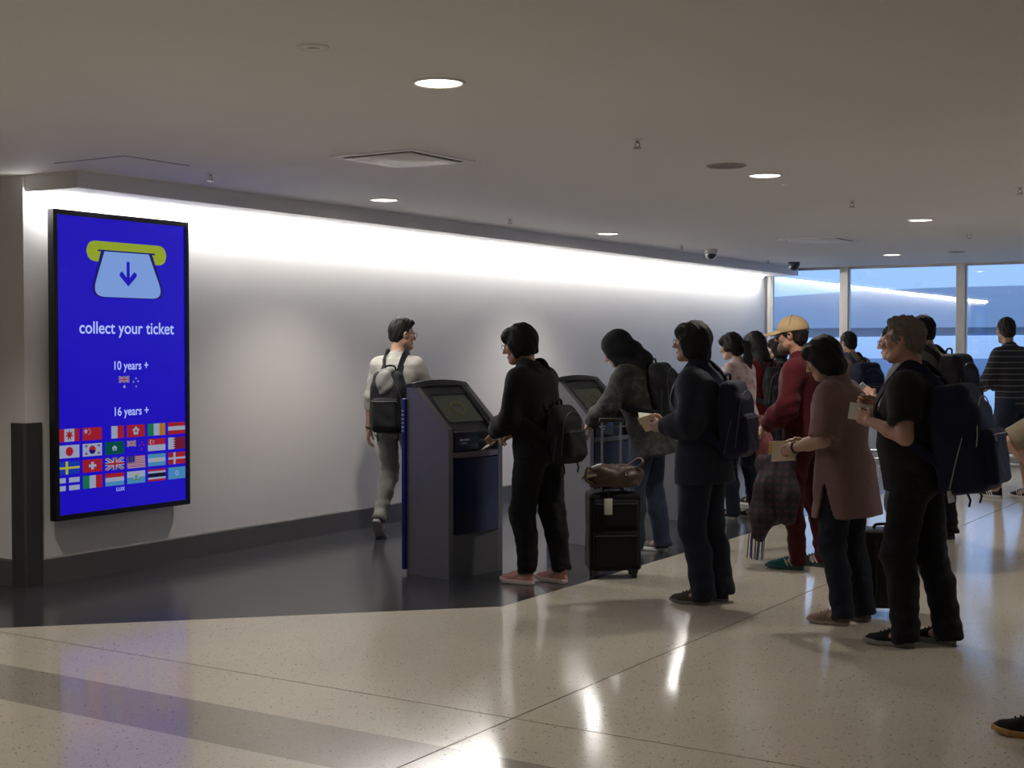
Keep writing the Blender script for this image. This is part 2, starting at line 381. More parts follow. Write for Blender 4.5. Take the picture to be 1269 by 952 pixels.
def rpoly(pts, rad, n=6):
    """polygon with rounded corners in (u, v) where v is scaled to u"""
    out = []
    P = [Vector((u, v / AR)) for u, v in pts]
    for i, p in enumerate(P):
        a = (P[i - 1] - p).normalized(); c = (P[(i + 1) % len(P)] - p).normalized(); r = rad[i]
        if r <= 0: out.append((p.x, p.y * AR)); continue
        for k in range(n + 1):
            t = k / n; q = (p + a * r) * (1 - t) ** 2 + p * 2 * t * (1 - t) + (p + c * r) * t ** 2
            out.append((q.x, q.y * AR))
    return out
p = Pic()
p.poly(rpoly([(0.215, 0.077), (0.845, 0.077), (0.845, 0.147), (0.215, 0.147)], [0.07] * 4, 8), 'olive'); p.build('slot_icon')
p = Pic(1); p.poly([(0.30, 0.106), (0.75, 0.106), (0.75, 0.112), (0.30, 0.112)], 'db')
p.poly(rpoly([(0.325, 0.108), (0.725, 0.108), (0.84, 0.27), (0.235, 0.27)], [0, 0, 0.1, 0.1]), 'db')
p.poly(rpoly([(0.35, 0.111), (0.70, 0.111), (0.825, 0.267), (0.25, 0.267)], [0, 0, 0.1, 0.1]), 'pale')
p.build('ticket_icon')
p = Pic(5); p.rect(0.52, 0.142, 0.545, 0.215, 'n'); p.poly([(0.465, 0.183), (0.485, 0.176), (0.5325, 0.205), (0.58, 0.176), (0.60, 0.183), (0.60, 0.192), (0.5325, 0.228), (0.465, 0.192)], 'n'); p.build('arrow_icon')
def text(body, u, v, size, name, width=None, sx=1.0):
    c = bpy.data.curves.new(name, 'FONT'); c.body = body; c.size = size; c.align_x = 'CENTER'; c.align_y = 'CENTER'; c.offset = size * 0.012
    t = bpy.data.objects.new(name, c); COL.objects.link(t)
    bpy.context.view_layer.update()
    me = bpy.data.meshes.new_from_object(t.evaluated_get(bpy.context.evaluated_depsgraph_get())); bpy.data.objects.remove(t)
    me.materials.clear(); me.materials.append(E['tx'])
    vs = np.array([q.co[:] for q in me.vertices]); w = vs[:, 0].max() - vs[:, 0].min()
    k = (width / w) if width else sx
    x, y, zz = UV(u, v, 2)
    for q in me.vertices: q.co = Vector((x, y + q.co.x * k, zz + q.co.y))
    return link(name, me, scr)
text('collect your ticket', 0.53, 0.375, 0.118, 'lettering', 0.86)
text('10 years +', 0.55, 0.505, 0.085, 'lettering', 0.31)
text('16 years +', 0.55, 0.665, 0.085, 'lettering', 0.31)
text('LUX', 0.46, 0.934, 0.036, 'lettering', 0.075)
FW, FH = 0.145, 0.043
def star(p, u, v, r, k, n=5):
    p.poly([(u + (r if i % 2 == 0 else r * 0.42) * math.sin(math.pi * i / n), v - AR * (r if i % 2 == 0 else r * 0.42) * math.cos(math.pi * i / n)) for i in range(2 * n)], k)
def union(p, u, v, w, h):
    p.rect(u, v, u + w, v + h, 'b')
    for k, t in (('w', 0.14), ('r', 0.05)):
        a, c = t * w, t * h
        p.poly([(u, v), (u + a, v), (u + w, v + h - c), (u + w, v + h), (u + w - a, v + h), (u, v + c)], k)
        p.poly([(u + w, v), (u + w, v + c), (u + a, v + h), (u, v + h), (u, v + h - c), (u + w - a, v)], k)
    for k, t in (('w', 0.30), ('r', 0.16)):
        p.rect(u + w * (0.5 - t / 3.2), v, u + w * (0.5 + t / 3.2), v + h, k); p.rect(u, v + h * (0.5 - t / 2), u + w, v + h * (0.5 + t / 2), k)
def flag(kind, u, v, w=FW, h=FH):
    p = Pic(); R = lambda a, b_, c, d, k: p.rect(u + a * w, v + b_ * h, u + c * w, v + d * h, k)
    if kind in ('france', 'ireland', 'italy'):
        c = {'france': 'nwr', 'ireland': 'gwo', 'italy': 'gwr'}[kind]
        for i in range(3): R(i / 3, 0, (i + 1) / 3, 1, c[i])
    elif kind in ('austria', 'lux', 'argentina', 'thailand'):
        rows = {'austria': [('r', .33), ('w', .34), ('r', .33)], 'lux': [('r', .33), ('w', .34), ('lb', .33)], 'argentina': [('lb', .33), ('w', .34), ('lb', .33)], 'thailand': [('r', .17), ('w', .16), ('k', .34), ('w', .16), ('r', .17)]}[kind]
        y = 0
        for k, t in rows: R(0, y, 1, y + t, k); y += t
        if kind == 'argentina': p.disc(u + w / 2, v + h / 2, 0.010, 'y')
    elif kind == 'canada':
        R(0, 0, 1, 1, 'w'); R(0, 0, .25, 1, 'r'); R(.75, 0, 1, 1, 'r'); star(p, u + w / 2, v + h * .48, 0.034, 'r', 7); R(.485, .7, .515, .9, 'r')
    elif kind == 'china':
        R(0, 0, 1, 1, 'r'); star(p, u + w * .17, v + h * .28, 0.018, 'w')
        for a, c in ((.33, .12), (.4, .24), (.4, .4), (.33, .52)): star(p, u + w * a, v + h * c, 0.006, 'w')
    elif kind == 'hongkong':
        R(0, 0, 1, 1, 'r')
        for i in range(5): p.disc(u + w / 2 + 0.017 * math.sin(i * 1.2566), v + h / 2 - 0.017 * AR * math.cos(i * 1.2566), 0.010, 'w', 8)
    elif kind == 'japan': R(0, 0, 1, 1, 'w'); p.disc(u + w / 2, v + h / 2, 0.027, 'r')
    elif kind == 'korea':
        R(0, 0, 1, 1, 'w'); p.disc(u + w / 2, v + h / 2, 0.025, 'r'); p.disc(u + w / 2, v + h / 2, 0.025, 'db', 18, 0.3, math.pi + 0.3)
        for a in (.18, .82):
            for c in (.2, .8): R(a - .06, c - .09, a + .06, c - .03, 'k'); R(a - .06, c, a + .06, c + .06, 'k')
    elif kind == 'macau':
        R(0, 0, 1, 1, 'dg')
        for i in (-1, 0, 1): p.disc(u + w / 2 + i * 0.010, v + h * (.5 if i else .42), 0.009, 'w', 8)
        R(.38, .64, .62, .70, 'w')
    elif kind in ('australia', 'newzealand'):
        union(p, u, v, w * .5, h * .5)
        for a, c in ((.8, .2), (.9, .42), (.68, .45), (.8, .78)): star(p, u + w * a, v + h * c, 0.0085, 'w' if kind == 'australia' else 'r')
        if kind == 'australia': star(p, u + w * .25, v + h * .78, 0.013, 'w', 7)
    elif kind == 'singapore':
        R(0, 0, 1, .5, 'r'); R(0, .5, 1, 1, 'w'); p.disc(u + w * .2, v + h * .25, 0.014, 'w'); p.disc(u + w * .24, v + h * .25, 0.013, 'r')
        for i in range(5): p.disc(u + w * .3 + 0.008 * math.sin(i * 1.2566), v + h * .25 - 0.008 * AR * math.cos(i * 1.2566), 0.003, 'w', 6)
    elif kind == 'qatar':
        R(0, 0, 1, 1, 'm'); pts = [(u, v)]
        for i in range(5): pts += [(u + w * .28, v + h * i / 5), (u + w * .42, v + h * (i + .5) / 5)]
        p.poly(pts + [(u + w * .28, v + h), (u, v + h)], 'w')
    elif kind in ('sweden', 'denmark', 'finland'):
        a, c = {'sweden': ('b', 'y'), 'denmark': ('r', 'w'), 'finland': ('w', 'n')}[kind]
        t = .22 if kind == 'finland' else .17
        R(0, 0, 1, 1, a); R(.3, 0, .3 + t * .75, 1, c); R(0, .5 - t / 2, 1, .5 + t / 2, c)
    elif kind == 'switzerland': R(0, 0, 1, 1, 'r'); R(.43, .2, .57, .8, 'w'); R(.31, .4, .69, .6, 'w')
    elif kind == 'uk': union(p, u, v, w, h)
    elif kind == 'usa':
        for i in range(7): R(0, i / 7, 1, (i + .5) / 7, 'r'); R(0, (i + .5) / 7, 1, (i + 1) / 7, 'w')
        R(0, 0, .42, .54, 'db')
        for i in range(4):
            for j in range(3): p.disc(u + w * (.06 + .1 * i), v + h * (.1 + .16 * j), 0.0025, 'w', 5)
    elif kind == 'sanmarino': R(0, 0, 1, .5, 'w'); R(0, .5, 1, 1, 'lb'); p.disc(u + w / 2, v + h / 2, 0.022, 'y'); p.disc(u + w / 2, v + h / 2, 0.014, 'lb'); R(.36, .68, .64, .76, 'g')
    elif kind == 'un': R(0, 0, 1, 1, 'lb'); p.disc(u + w / 2, v + h / 2, 0.016, 'pale'); p.disc(u + w / 2, v + h / 2, 0.008, 'lb')
    p.build('flag')
rows = [['canada', 'china', 'france', 'hongkong', 'ireland', 'austria'], ['japan', 'korea', 'macau', 'newzealand', 'singapore', 'qatar'],
        ['sweden', 'switzerland', 'uk', 'usa', 'argentina', 'denmark'], ['finland', 'italy', 'lux', 'sanmarino', 'thailand', 'un']]
for r_, row in enumerate(rows):
    for c_, k in enumerate(row): flag(k, 0.006 + c_ * 0.169, 0.713 + r_ * 0.0545)
flag('australia', 0.452, 0.540, 0.17, 0.048)

# ------------------------------------------------------------------ ticket kiosks
M_kgrey = mat('kiosk_grey', (0.17, 0.17, 0.185), 0.38, metal=0.15, var=0.03, scale=8)
M_kbase = mat('kiosk_base', (0.12, 0.12, 0.13), 0.42, var=0.04, scale=8)
M_knavy = mat('kiosk_navy', (0.007, 0.012, 0.04), 0.32)
M_kblue = mat('kiosk_blue_door', (0.004, 0.008, 0.05), 0.30)
M_kbez = mat('kiosk_bezel', (0.015, 0.017, 0.028), 0.28)
M_kscr = mat('kiosk_screen', (0.03, 0.033, 0.028), 0.12, emit=(0.12, 0.13, 0.10), estr=0.10)
M_klogo = mat('kiosk_screen_ring', (0.05, 0.055, 0.02), 0.12, emit=(0.10, 0.10, 0.03), estr=0.2)
M_kprint = mat('kiosk_print', (0.45, 0.5, 0.62), 0.5)
M_kslot = mat('kiosk_slot', (0.008, 0.008, 0.01), 0.5)
def kiosk(loc, rz, label):
    e = empty('ticket_kiosk', loc, rz); tag(e, label, 'kiosk', 'self-service ticket kiosks along the wall')
    w = 0.275; D = -0.40
    side = [(D, 0), (0, 0), (0, 0.985), (-0.012, 1.02), (-0.335, 1.315), (-0.36, 1.325), (D + 0.015, 1.32), (D, 1.30)]
    for s in (-1, 1):
        b = MB(); b.prism(side, s * w, s * (w - 0.045), 'y'); b.build('side_panel', M_kgrey, e)
    core = [(D + 0.01, 0.0), (-0.015, 0.0), (-0.015, 0.30), (-0.03, 0.30), (-0.03, 0.99), (-0.345, 1.298), (D + 0.01, 1.298)]
    b = MB(); b.prism(core, -w + 0.045, w - 0.045, 'y'); b.build('body', M_kbez, e)
    # arched crown across the top
    n = 10; vs = []; fs = []
    for i in range(n + 1):
        y = -w + 2 * w * i / n; h = 0.022 * (1 - (2 * i / n - 1) ** 2)
        vs += [(D, y, 1.30), (D, y, 1.322 + h), (-0.35, y, 1.327 + h), (-0.315, y, 1.297 + h * 0.6)]
    for i in range(n):
        for k in range(4): fs.append((i * 4 + k, i * 4 + (k + 1) % 4, i * 4 + 4 + (k + 1) % 4, i * 4 + 4 + k))
    fs += [(0, 1, 2, 3), (n * 4 + 3, n * 4 + 2, n * 4 + 1, n * 4)]
    MB().add(vs, fs).build('crown', M_kbez, e)
    # sloped screen panel
    def slope(t, off=0.0): # t 0 bottom .. 1 top of the slope
        x, z_ = -0.03 + t * (-0.315), 0.99 + t * 0.308
        return (x + off * 0.70, z_ + off * 0.714)
    def on_slope(name, y0, y1, t0, t1, o0, o1, m, par=e, bev=0.0):
        a, b_, c, d = slope(t0, o0), slope(t1, o0), slope(t1, o1), slope(t0, o1)
        return MB().prism([a, b_, c, d], y0, y1, 'y').build(name, m, par)
    for s in (-1, 1): on_slope('screen_surround', s * 0.23, s * 0.185, 0.03, 0.98, 0, 0.022, M_kbez)
    on_slope('screen_surround', -0.185, 0.185, 0.80, 0.98, 0, 0.018, M_kbez)
    sc = on_slope('touch_screen', -0.183, 0.183, 0.22, 0.80, 0, 0.008, M_kscr)
    b = MB(); ring = []
    for i in range(20):
        a = 2 * math.pi * i / 20; t = 0.5 + 0.13 * math.sin(a); x, z_ = slope(t, 0.0095); ring.append((x, 0.012 + 0.062 * math.cos(a), z_))
    b.tube(ring, 0.006, 6, closed=True); b.build('screen_ring', M_klogo, sc)
    # reader block on one side, open ticket shelf on the other
    rd = MB().box(-0.04, 0.012, -0.215, 0.02, 0.86, 1.00, bev=0.012).build('card_reader', M_knavy, e)
    MB().box(0.012, 0.014, -0.175, -0.085, 0.938, 0.950).build('reader_slot', M_kprint, rd)
    MB().box(0.012, 0.0135, -0.155, -0.105, 0.918, 0.926).build('reader_mark', M_kprint, rd)
    MB().box(-0.028, 0.006, 0.025, 0.225, 0.925, 0.94, bev=0.004).build('ticket_shelf', M_kgrey, e)
    MB().box(-0.031, -0.02, 0.03, 0.22, 0.945, 0.99).build('ticket_slot', M_kslot, e)
    # bowed silver lip and bowed blue door
    def bow(name, z0, z1, d, m, y=0.222, x0=-0.03):
        n = 12; poly = [(x0, -y)] + [(0.004 + d * (1 - (2 * i / n - 1) ** 2), -y + 2 * y * i / n) for i in range(n + 1)] + [(x0, y)]
        return MB().prism(poly, z0, z1, 'z').build(name, m, e)
    bow('ledge_lip', 0.825, 0.862, 0.035, M_kgrey)
    dr = bow('door', 0.30, 0.815, 0.022, M_kblue)
    MB().box(-0.015, 0.0, -w + 0.045, w - 0.045, 0.0, 0.295).build('base_panel', M_kbase, e)
    MB().box(D - 0.035, D, -w - 0.022, w + 0.022, 0.03, 1.22, bev=0.006).build('back_panel', mat('kiosk_back_blue', (0.008, 0.014, 0.17), 0.35), e)
    for i in range(6): MB().box(D - 0.030, D - 0.006, -w - 0.0235, -w - 0.0215, 0.99 + 0.028 * i, 1.0 + 0.028 * i).build('printed_bar', M_kprint, e)
    return e
kiosk((-5.28, 7.95, 0), math.radians(-9), 'grey ticket kiosk the black-clothed woman in pink shoes uses')
kiosk((-5.24, 9.86, 0), math.radians(-9), 'grey ticket kiosk in front of the hooded person, behind the first')
kiosk((-5.35, 11.7, 0), math.radians(-9), 'farthest grey ticket kiosk, hidden behind the navy-clothed woman')

# ------------------------------------------------------------------ apron outside
M_apron = mat('apron_concrete', (0.30, 0.32, 0.35), 0.5, var=0.1, scale=0.3)
struct(MB().box(-160, 160, WY + 0.6, 320, -4.4, -4.2).build('ground_apron', M_apron))
M_white = mat('aircraft_white', (0.88, 0.89, 0.90), 0.25, coat=0.5)
M_adark = mat('aircraft_dark', (0.05, 0.06, 0.09), 0.4)
def loft(rings, seg=28):
    vs = []; fs = []
    for (c, r, az) in rings:
        for k in range(seg):
            a = 2 * math.pi * k / seg; vs.append((c[0], c[1] + r * math.cos(a), c[2] + r * az * math.sin(a)))
    for i in range(len(rings) - 1):
        for k in range(seg): fs.append((i * seg + k, i * seg + (k + 1) % seg, (i + 1) * seg + (k + 1) % seg, (i + 1) * seg + k))
    fs += [tuple(range(seg))[::-1], tuple((len(rings) - 1) * seg + k for k in range(seg))]
    return MB().add(vs, fs, 0, True)
ac = empty('aircraft', (0.0, 50.0, 0.0), math.radians(-8)); tag(ac, 'white parked aircraft with engine seen through the window', 'aircraft')
ac.location = (-14.0, 46.0, 0.0)
loft([((-16, 0, 0.7), 0.3, 1), ((-12, 0, 0.5), 0.9, 1), ((-7, 0, 0.15), 1.6, 1), ((-3, 0, 0), 1.9, 1), ((3, 0, 0), 1.95, 1), ((16, 0, 0), 1.95, 1), ((18.5, 0, -0.15), 1.55, 1), ((20, 0, -0.35), 0.9, 1), ((20.6, 0, -0.45), 0.2, 1)]).build('fuselage', [M_white, mat('aircraft_belly_shade', (0.26, 0.33, 0.45), 0.3, coat=0.5)], ac)
for q in bpy.data.objects['fuselage'].data.polygons: q.material_index = 1 if q.center.z < 1.25 else 0  # darker lower fuselage: shade of the underside put into the paint
wg = MB(); wg.add([(-2, -1.5, 0.1), (4.5, -1.5, 0.0), (0.0, -15, 1.1), (-1.6, -15, 1.1), (-2, -1.5, 0.4), (4.5, -1.5, 0.3), (0.0, -15, 1.2), (-1.6, -15, 1.2)], [(0, 1, 2, 3), (4, 7, 6, 5), (0, 4, 5, 1), (1, 5, 6, 2), (2, 6, 7, 3), (3, 7, 4, 0)]); wg.build('wing', M_white, ac)
tl = MB(); tl.prism([(-15.5, 1.0), (-12.0, 1.3), (-14.2, 6.5), (-16.2, 6.5)], -0.15, 0.15, 'y'); tl.build('tail_fin', mat('tail_blue', (0.05, 0.12, 0.32), 0.35), ac)
en = loft([((2.2, -6.2, -0.6), 0.55, 1), ((3.6, -6.2, -0.6), 0.95, 1), ((5.8, -6.2, -0.55), 1.08, 1), ((6.6, -6.2, -0.55), 0.98, 1)]).build('engine', M_white, ac)
MB().lathe([(0.0001, 0), (0.85, 0), (0.98, 0.02)], 24).build('intake', M_adark, en, (6.62, -6.2, -0.55), (0, math.radians(90), 0))
for k in range(16):
    MB().box(-5.5 + 1.3 * k, -5.2 + 1.3 * k, -1.93, -1.86, 0.35, 0.75).build('cabin_window', M_adark, ac)
for x, y in ((15, 0), (1, -2.2), (1, 2.2)):
    q = MB().tube([(x, y, -1.4), (x, y, -3.3)], 0.12, 8); q.tube([(x, y - 0.25, -3.25), (x, y + 0.25, -3.25)], 0.45, 14); q.build('landing_gear', M_adark, ac)
# catering truck with a raised blue box, and the far terminal with its curved roof
tk = empty('catering_truck', (-14.3, 60.0, -4.2), math.radians(10)); tag(tk, 'blue high-lift catering truck beyond the aircraft, behind the third window pane', 'truck')
M_tk = mat('truck_blue', (0.07, 0.12, 0.27), 0.4)
MB().box(-1.2, 1.2, -2.2, 2.2, 3.2, 6.3, bev=0.08).build('box_body', M_tk, tk)
MB().box(-1.1, 1.1, -3.4, 2.2, 0.7, 1.0).build('chassis', M_adark, tk)
MB().box(-1.1, 1.1, -3.9, -2.3, 0.7, 2.9, bev=0.12).build('cab', M_tk, tk)
for s in (-1, 1):
    q = MB(); q.tube([(s * 0.9, -1.8, 1.0), (s * 0.9, 1.8, 3.2)], 0.09, 6); q.tube([(s * 0.9, 1.8, 1.0), (s * 0.9, -1.8, 3.2)], 0.09, 6); q.build('scissor_lift', M_adark, tk)
    for y in (-3.0, 1.4): MB().tube([(s * 0.85, y, 0.45), (s * 1.15, y, 0.45)], 0.45, 16).build('wheel', M_adark, tk)
tm = empty('terminal_building', (-26.0, 120.0, -4.2), math.radians(8)); tag(tm, 'distant terminal with a low curved roof beyond the aircraft', 'building')
M_tm = mat('terminal_wall', (0.55, 0.58, 0.62), 0.6); M_tr = mat('terminal_roof', (0.62, 0.65, 0.70), 0.5)
MB().box(-45, 45, 0, 25, 0, 7.5).build('wall', M_tm, tm)
n = 24; arc = [(-48 + 96 * i / n, 7.6 + 3.2 * math.sin(math.pi * i / n)) for i in range(n + 1)]
MB().prism(arc + [(48, 7.4), (-48, 7.4)], -2, 27, 'y').build('roof', M_tr, tm)
for k in range(14): MB().box(-43 + 6.3 * k, -38.5 + 6.3 * k, -0.15, 0.05, 1.2, 6.2).build('window', mat('terminal_glass', (0.10, 0.14, 0.22), 0.15), tm)
# ------------------------------------------------------------------ figures: signed distance shapes meshed with surface nets
def V3(*a): return np.array(a, float)
def nrm(v): v = np.asarray(v, float); return v / max(1e-9, np.linalg.norm(v))
class Field:
    def __init__(s, lo, hi, h):
        s.lo = np.asarray(lo, float); s.h = h
        s.n = np.maximum(4, np.ceil((np.asarray(hi, float) - s.lo) / h).astype(int) + 1)
        s.D = np.full(tuple(s.n), 1.0, np.float32)
    def win(s, lo, hi):
        a = np.clip(np.floor((np.asarray(lo) - s.lo) / s.h).astype(int), 0, s.n - 1)
        b = np.clip(np.ceil((np.asarray(hi) - s.lo) / s.h).astype(int) + 1, 1, s.n)
        sl = tuple(slice(i, j) for i, j in zip(a, b))
        g = [(s.lo[k] + s.h * np.arange(a[k], b[k])).astype(np.float32) for k in range(3)]
        return sl, g[0][:, None, None], g[1][None, :, None], g[2][None, None, :]
    def put(s, fn, lo, hi, k=0.02, op='add'):
        m = k + 2.5 * s.h
        sl, X, Y, Z = s.win(np.asarray(lo) - m, np.asarray(hi) + m)
        a = s.D[sl]
        if a.size == 0: return s
        d = fn(X, Y, Z)
        if op == 'sub': d = -d; h = np.maximum(k - np.abs(a - d), 0) / k; s.D[sl] = np.maximum(a, d) + h * h * k * 0.25
        else: h = np.maximum(k - np.abs(a - d), 0) / k; s.D[sl] = np.minimum(a, d) - h * h * k * 0.25
        return s
    def cone(s, a, b, ra, rb, k=0.02, op='add'):
        a = np.asarray(a, float); b = np.asarray(b, float); ba = b - a; L = max(1e-9, ba @ ba); R = max(ra, rb)
        def fn(X, Y, Z):
            x, y, z = X - a[0], Y - a[1], Z - a[2]
            t = np.clip((x * ba[0] + y * ba[1] + z * ba[2]) / L, 0, 1)
            return np.sqrt((x - t * ba[0]) ** 2 + (y - t * ba[1]) ** 2 + (z - t * ba[2]) ** 2) - (ra + (rb - ra) * t)
        return s.put(fn, np.minimum(a, b) - R, np.maximum(a, b) + R, k, op)
    def chain(s, pts, rad, k=0.02):
        for i in range(len(pts) - 1): s.cone(pts[i], pts[i + 1], rad[i], rad[i + 1], k)
        return s
    def ell(s, c, r, k=0.02, op='add', R=None):
        c = np.asarray(c, float); r = np.asarray(r, float); m = np.full(3, r.max()) if R is not None else r
        def fn(X, Y, Z):
            x, y, z = X - c[0], Y - c[1], Z - c[2]
            if R is not None: x, y, z = (R[0][i] * x + R[1][i] * y + R[2][i] * z for i in range(3))
            k0 = np.sqrt((x / r[0]) ** 2 + (y / r[1]) ** 2 + (z / r[2]) ** 2); k1 = np.sqrt((x / r[0] ** 2) ** 2 + (y / r[1] ** 2) ** 2 + (z / r[2] ** 2) ** 2)
            return k0 * (k0 - 1) / np.maximum(k1, 1e-6)
        return s.put(fn, c - m, c + m, k, op)
    def rbox(s, c, hf, rad, k=0.01, op='add', R=None):
        c = np.asarray(c, float); hf = np.asarray(hf, float); m = np.full(3, np.linalg.norm(hf)) if R is not None else hf
        def fn(X, Y, Z):
            x, y, z = X - c[0], Y - c[1], Z - c[2]
            if R is not None: x, y, z = (R[0][i] * x + R[1][i] * y + R[2][i] * z for i in range(3))
            q = [np.abs(v) - (hh - rad) for v, hh in zip((x, y, z), hf)]
            return np.sqrt(sum(np.maximum(v, 0) ** 2 for v in q)) + np.minimum(np.maximum(np.maximum(q[0], q[1]), q[2]), 0) - rad
        return s.put(fn, c - m, c + m, k, op)
    def loft(s, o, side, fwd, up, ts, wx, wy, off=None, k=0.03, pw=2.3):
        """stack of super-ellipse sections along up from o"""
        o = np.asarray(o, float); ts = np.asarray(ts); off = off if off is not None else [0] * len(ts)
        L = max(max(wx), max(wy)); pts = np.array([o + up * ts[0], o + up * ts[-1]])
        def fn(X, Y, Z):
            x, y, z = X - o[0], Y - o[1], Z - o[2]
            t = x * up[0] + y * up[1] + z * up[2]; tc = np.clip(t, ts[0], ts[-1])
            sx = x * side[0] + y * side[1] + z * side[2]; sy = x * fwd[0] + y * fwd[1] + z * fwd[2] - np.interp(tc, ts, off)
            a = np.interp(tc, ts, wx); b = np.interp(tc, ts, wy)
            q = (np.abs(sx / a) ** pw + np.abs(sy / b) ** pw) ** (1 / pw)
            d = (q - 1) * np.minimum(a, b)
            e = np.abs(t - tc)
            return np.where(e > 0, np.sqrt(np.maximum(d, 0) ** 2 + e * e) + np.minimum(d, 0) * 0, d).astype(np.float32)
        return s.put(fn, pts.min(0) - L, pts.max(0) + L, k)
    def cut(s, p, n, soft=0.004):
        """keep the side of the plane opposite to n"""
        p = np.asarray(p, float); n = nrm(n)
        X, Y, Z = s.win(s.lo, s.lo + s.h * s.n)[1:]
        d = ((X - p[0]) * n[0] + (Y - p[1]) * n[1] + (Z - p[2]) * n[2]).astype(np.float32)
        s.D = np.maximum(s.D, d); return s
    def cut_near(s, p, n, rad):
        """plane cut that acts only within rad of p"""
        p = np.asarray(p, float); n = nrm(n)
        sl, X, Y, Z = s.win(p - rad, p + rad)
        d = (X - p[0]) * n[0] + (Y - p[1]) * n[1] + (Z - p[2]) * n[2]
        r = np.sqrt((X - p[0]) ** 2 + (Y - p[1]) ** 2 + (Z - p[2]) ** 2)
        s.D[sl] = np.where(r < rad, np.maximum(s.D[sl], d), s.D[sl]); return s
    def mesh(s):
        D = s.D.copy()
        for ax in range(3):
            for e in (0, -1):
                i = [slice(None)] * 3; i[ax] = e; D[tuple(i)] = np.maximum(D[tuple(i)], 0.001)
        I = D < 0
        cnt = np.zeros(tuple(s.n - 1), np.int8)
        for i in (0, 1):
            for j in (0, 1):
                for k in (0, 1): cnt += I[i:i + s.n[0] - 1, j:j + s.n[1] - 1, k:k + s.n[2] - 1]
        act = (cnt > 0) & (cnt < 8)
        ci, cj, ck = np.nonzero(act)
        idx = np.full(cnt.shape, -1, np.int32); idx[ci, cj, ck] = np.arange(len(ci))
        P = np.zeros((len(ci), 3)); C = np.zeros(len(ci))
        for ax in range(3):
            o1, o2 = [a for a in range(3) if a != ax]
            for u in (0, 1):
                for v in (0, 1):
                    a = [ci, cj, ck]; a = [q.copy() for q in a]; a[o1] += u; a[o2] += v
                    b = [q.copy() for q in a]; b[ax] += 1
                    da = D[tuple(a)]; db = D[tuple(b)]
                    x = (da < 0) != (db < 0)
                    t = np.where(x, da / np.where(x, da - db, 1), 0)
                    p = np.stack(a, 1).astype(float); p[:, ax] += t
                    P += p * x[:, None]; C += x
        P = P / np.maximum(C, 1)[:, None] * s.h + s.lo
        F = []
        for ax in range(3):
            o1, o2 = [(1, 2), (2, 0), (0, 1)][ax]
            a = [slice(None)] * 3; a[ax] = slice(0, -1); b = [slice(None)] * 3; b[ax] = slice(1, None)
            x = I[tuple(a)] != I[tuple(b)]
            g = np.array(np.nonzero(x)); 
            ok = (g[o1] > 0) & (g[o2] > 0) & (g[o1] < s.n[o1] - 1) & (g[o2] < s.n[o2] - 1); g = g[:, ok]
            q = []
            for d1, d2 in ((1, 1), (0, 1), (0, 0), (1, 0)):
                c = g.copy(); c[o1] -= d1; c[o2] -= d2; q.append(idx[c[0], c[1], c[2]])
            q = np.stack(q, 1); flip = ~I[g[0], g[1], g[2]]
            q[flip] = q[flip][:, ::-1]; F.append(q)
        F = np.concatenate(F)
        return P, F
def vnormals(P, F):
    n = np.cross(P[F[:, 2]] - P[F[:, 0]], P[F[:, 3]] - P[F[:, 1]]); N = np.zeros_like(P)
    for k in range(4): np.add.at(N, F[:, k], n)
    return N / np.maximum(1e-12, np.linalg.norm(N, axis=1))[:, None]
def wrinkle(P, F, amp, freq, seed, squash=(1, 1, 1), mask=None):
    r = np.random.RandomState(seed); N = vnormals(P, F); Q = P * np.array(squash); w = np.zeros(len(P))
    Q = Q + 0.03 * np.sin(Q[:, [1, 2, 0]] * 17 + r.rand(3) * 6)
    for k in range(5):
        d = nrm(r.randn(3)); f = freq * (0.6 + 1.2 * r.rand()); w += np.sin(Q @ d * f + r.rand() * 6.28) * (1 if k < 3 else 0.6)
    w = w / 2.6 * amp
    if mask is not None: w = w * mask
    return P + N * w[:, None]
def np_mesh(name, P, F, m, mi=None):
    me = bpy.data.meshes.new(name)
    me.vertices.add(len(P)); me.vertices.foreach_set('co', np.asarray(P, np.float32).ravel())
    F = np.asarray(F, np.int32)
    me.loops.add(F.size); me.loops.foreach_set('vertex_index', F.ravel())
    me.polygons.add(len(F)); me.polygons.foreach_set('loop_start', np.arange(0, F.size, 4, dtype=np.int32)); me.polygons.foreach_set('loop_total', np.full(len(F), 4, np.int32))
    me.polygons.foreach_set('use_smooth', np.ones(len(F), bool))
    for x in (m if isinstance(m, (list, tuple)) else [m]): me.materials.append(x)
    if mi is not None: me.polygons.foreach_set('material_index', np.asarray(mi, np.int32))
    me.update(calc_edges=True); me.validate()
    return me
def rot(yaw=0, pitch=0, roll=0):
    """columns: side, forward, up after turning left by yaw, nodding down by pitch and tilting by roll (degrees)"""
    return np.array(Matrix.Rotation(math.radians(yaw), 3, 'Z') @ Matrix.Rotation(math.radians(-pitch), 3, 'X') @ Matrix.Rotation(math.radians(roll), 3, 'Y'))
def join(parts):
    P = []; F = []; o = 0
    for p, f in parts: P.append(p); F.append(f + o); o += len(p)
    return np.concatenate(P), np.concatenate(F)

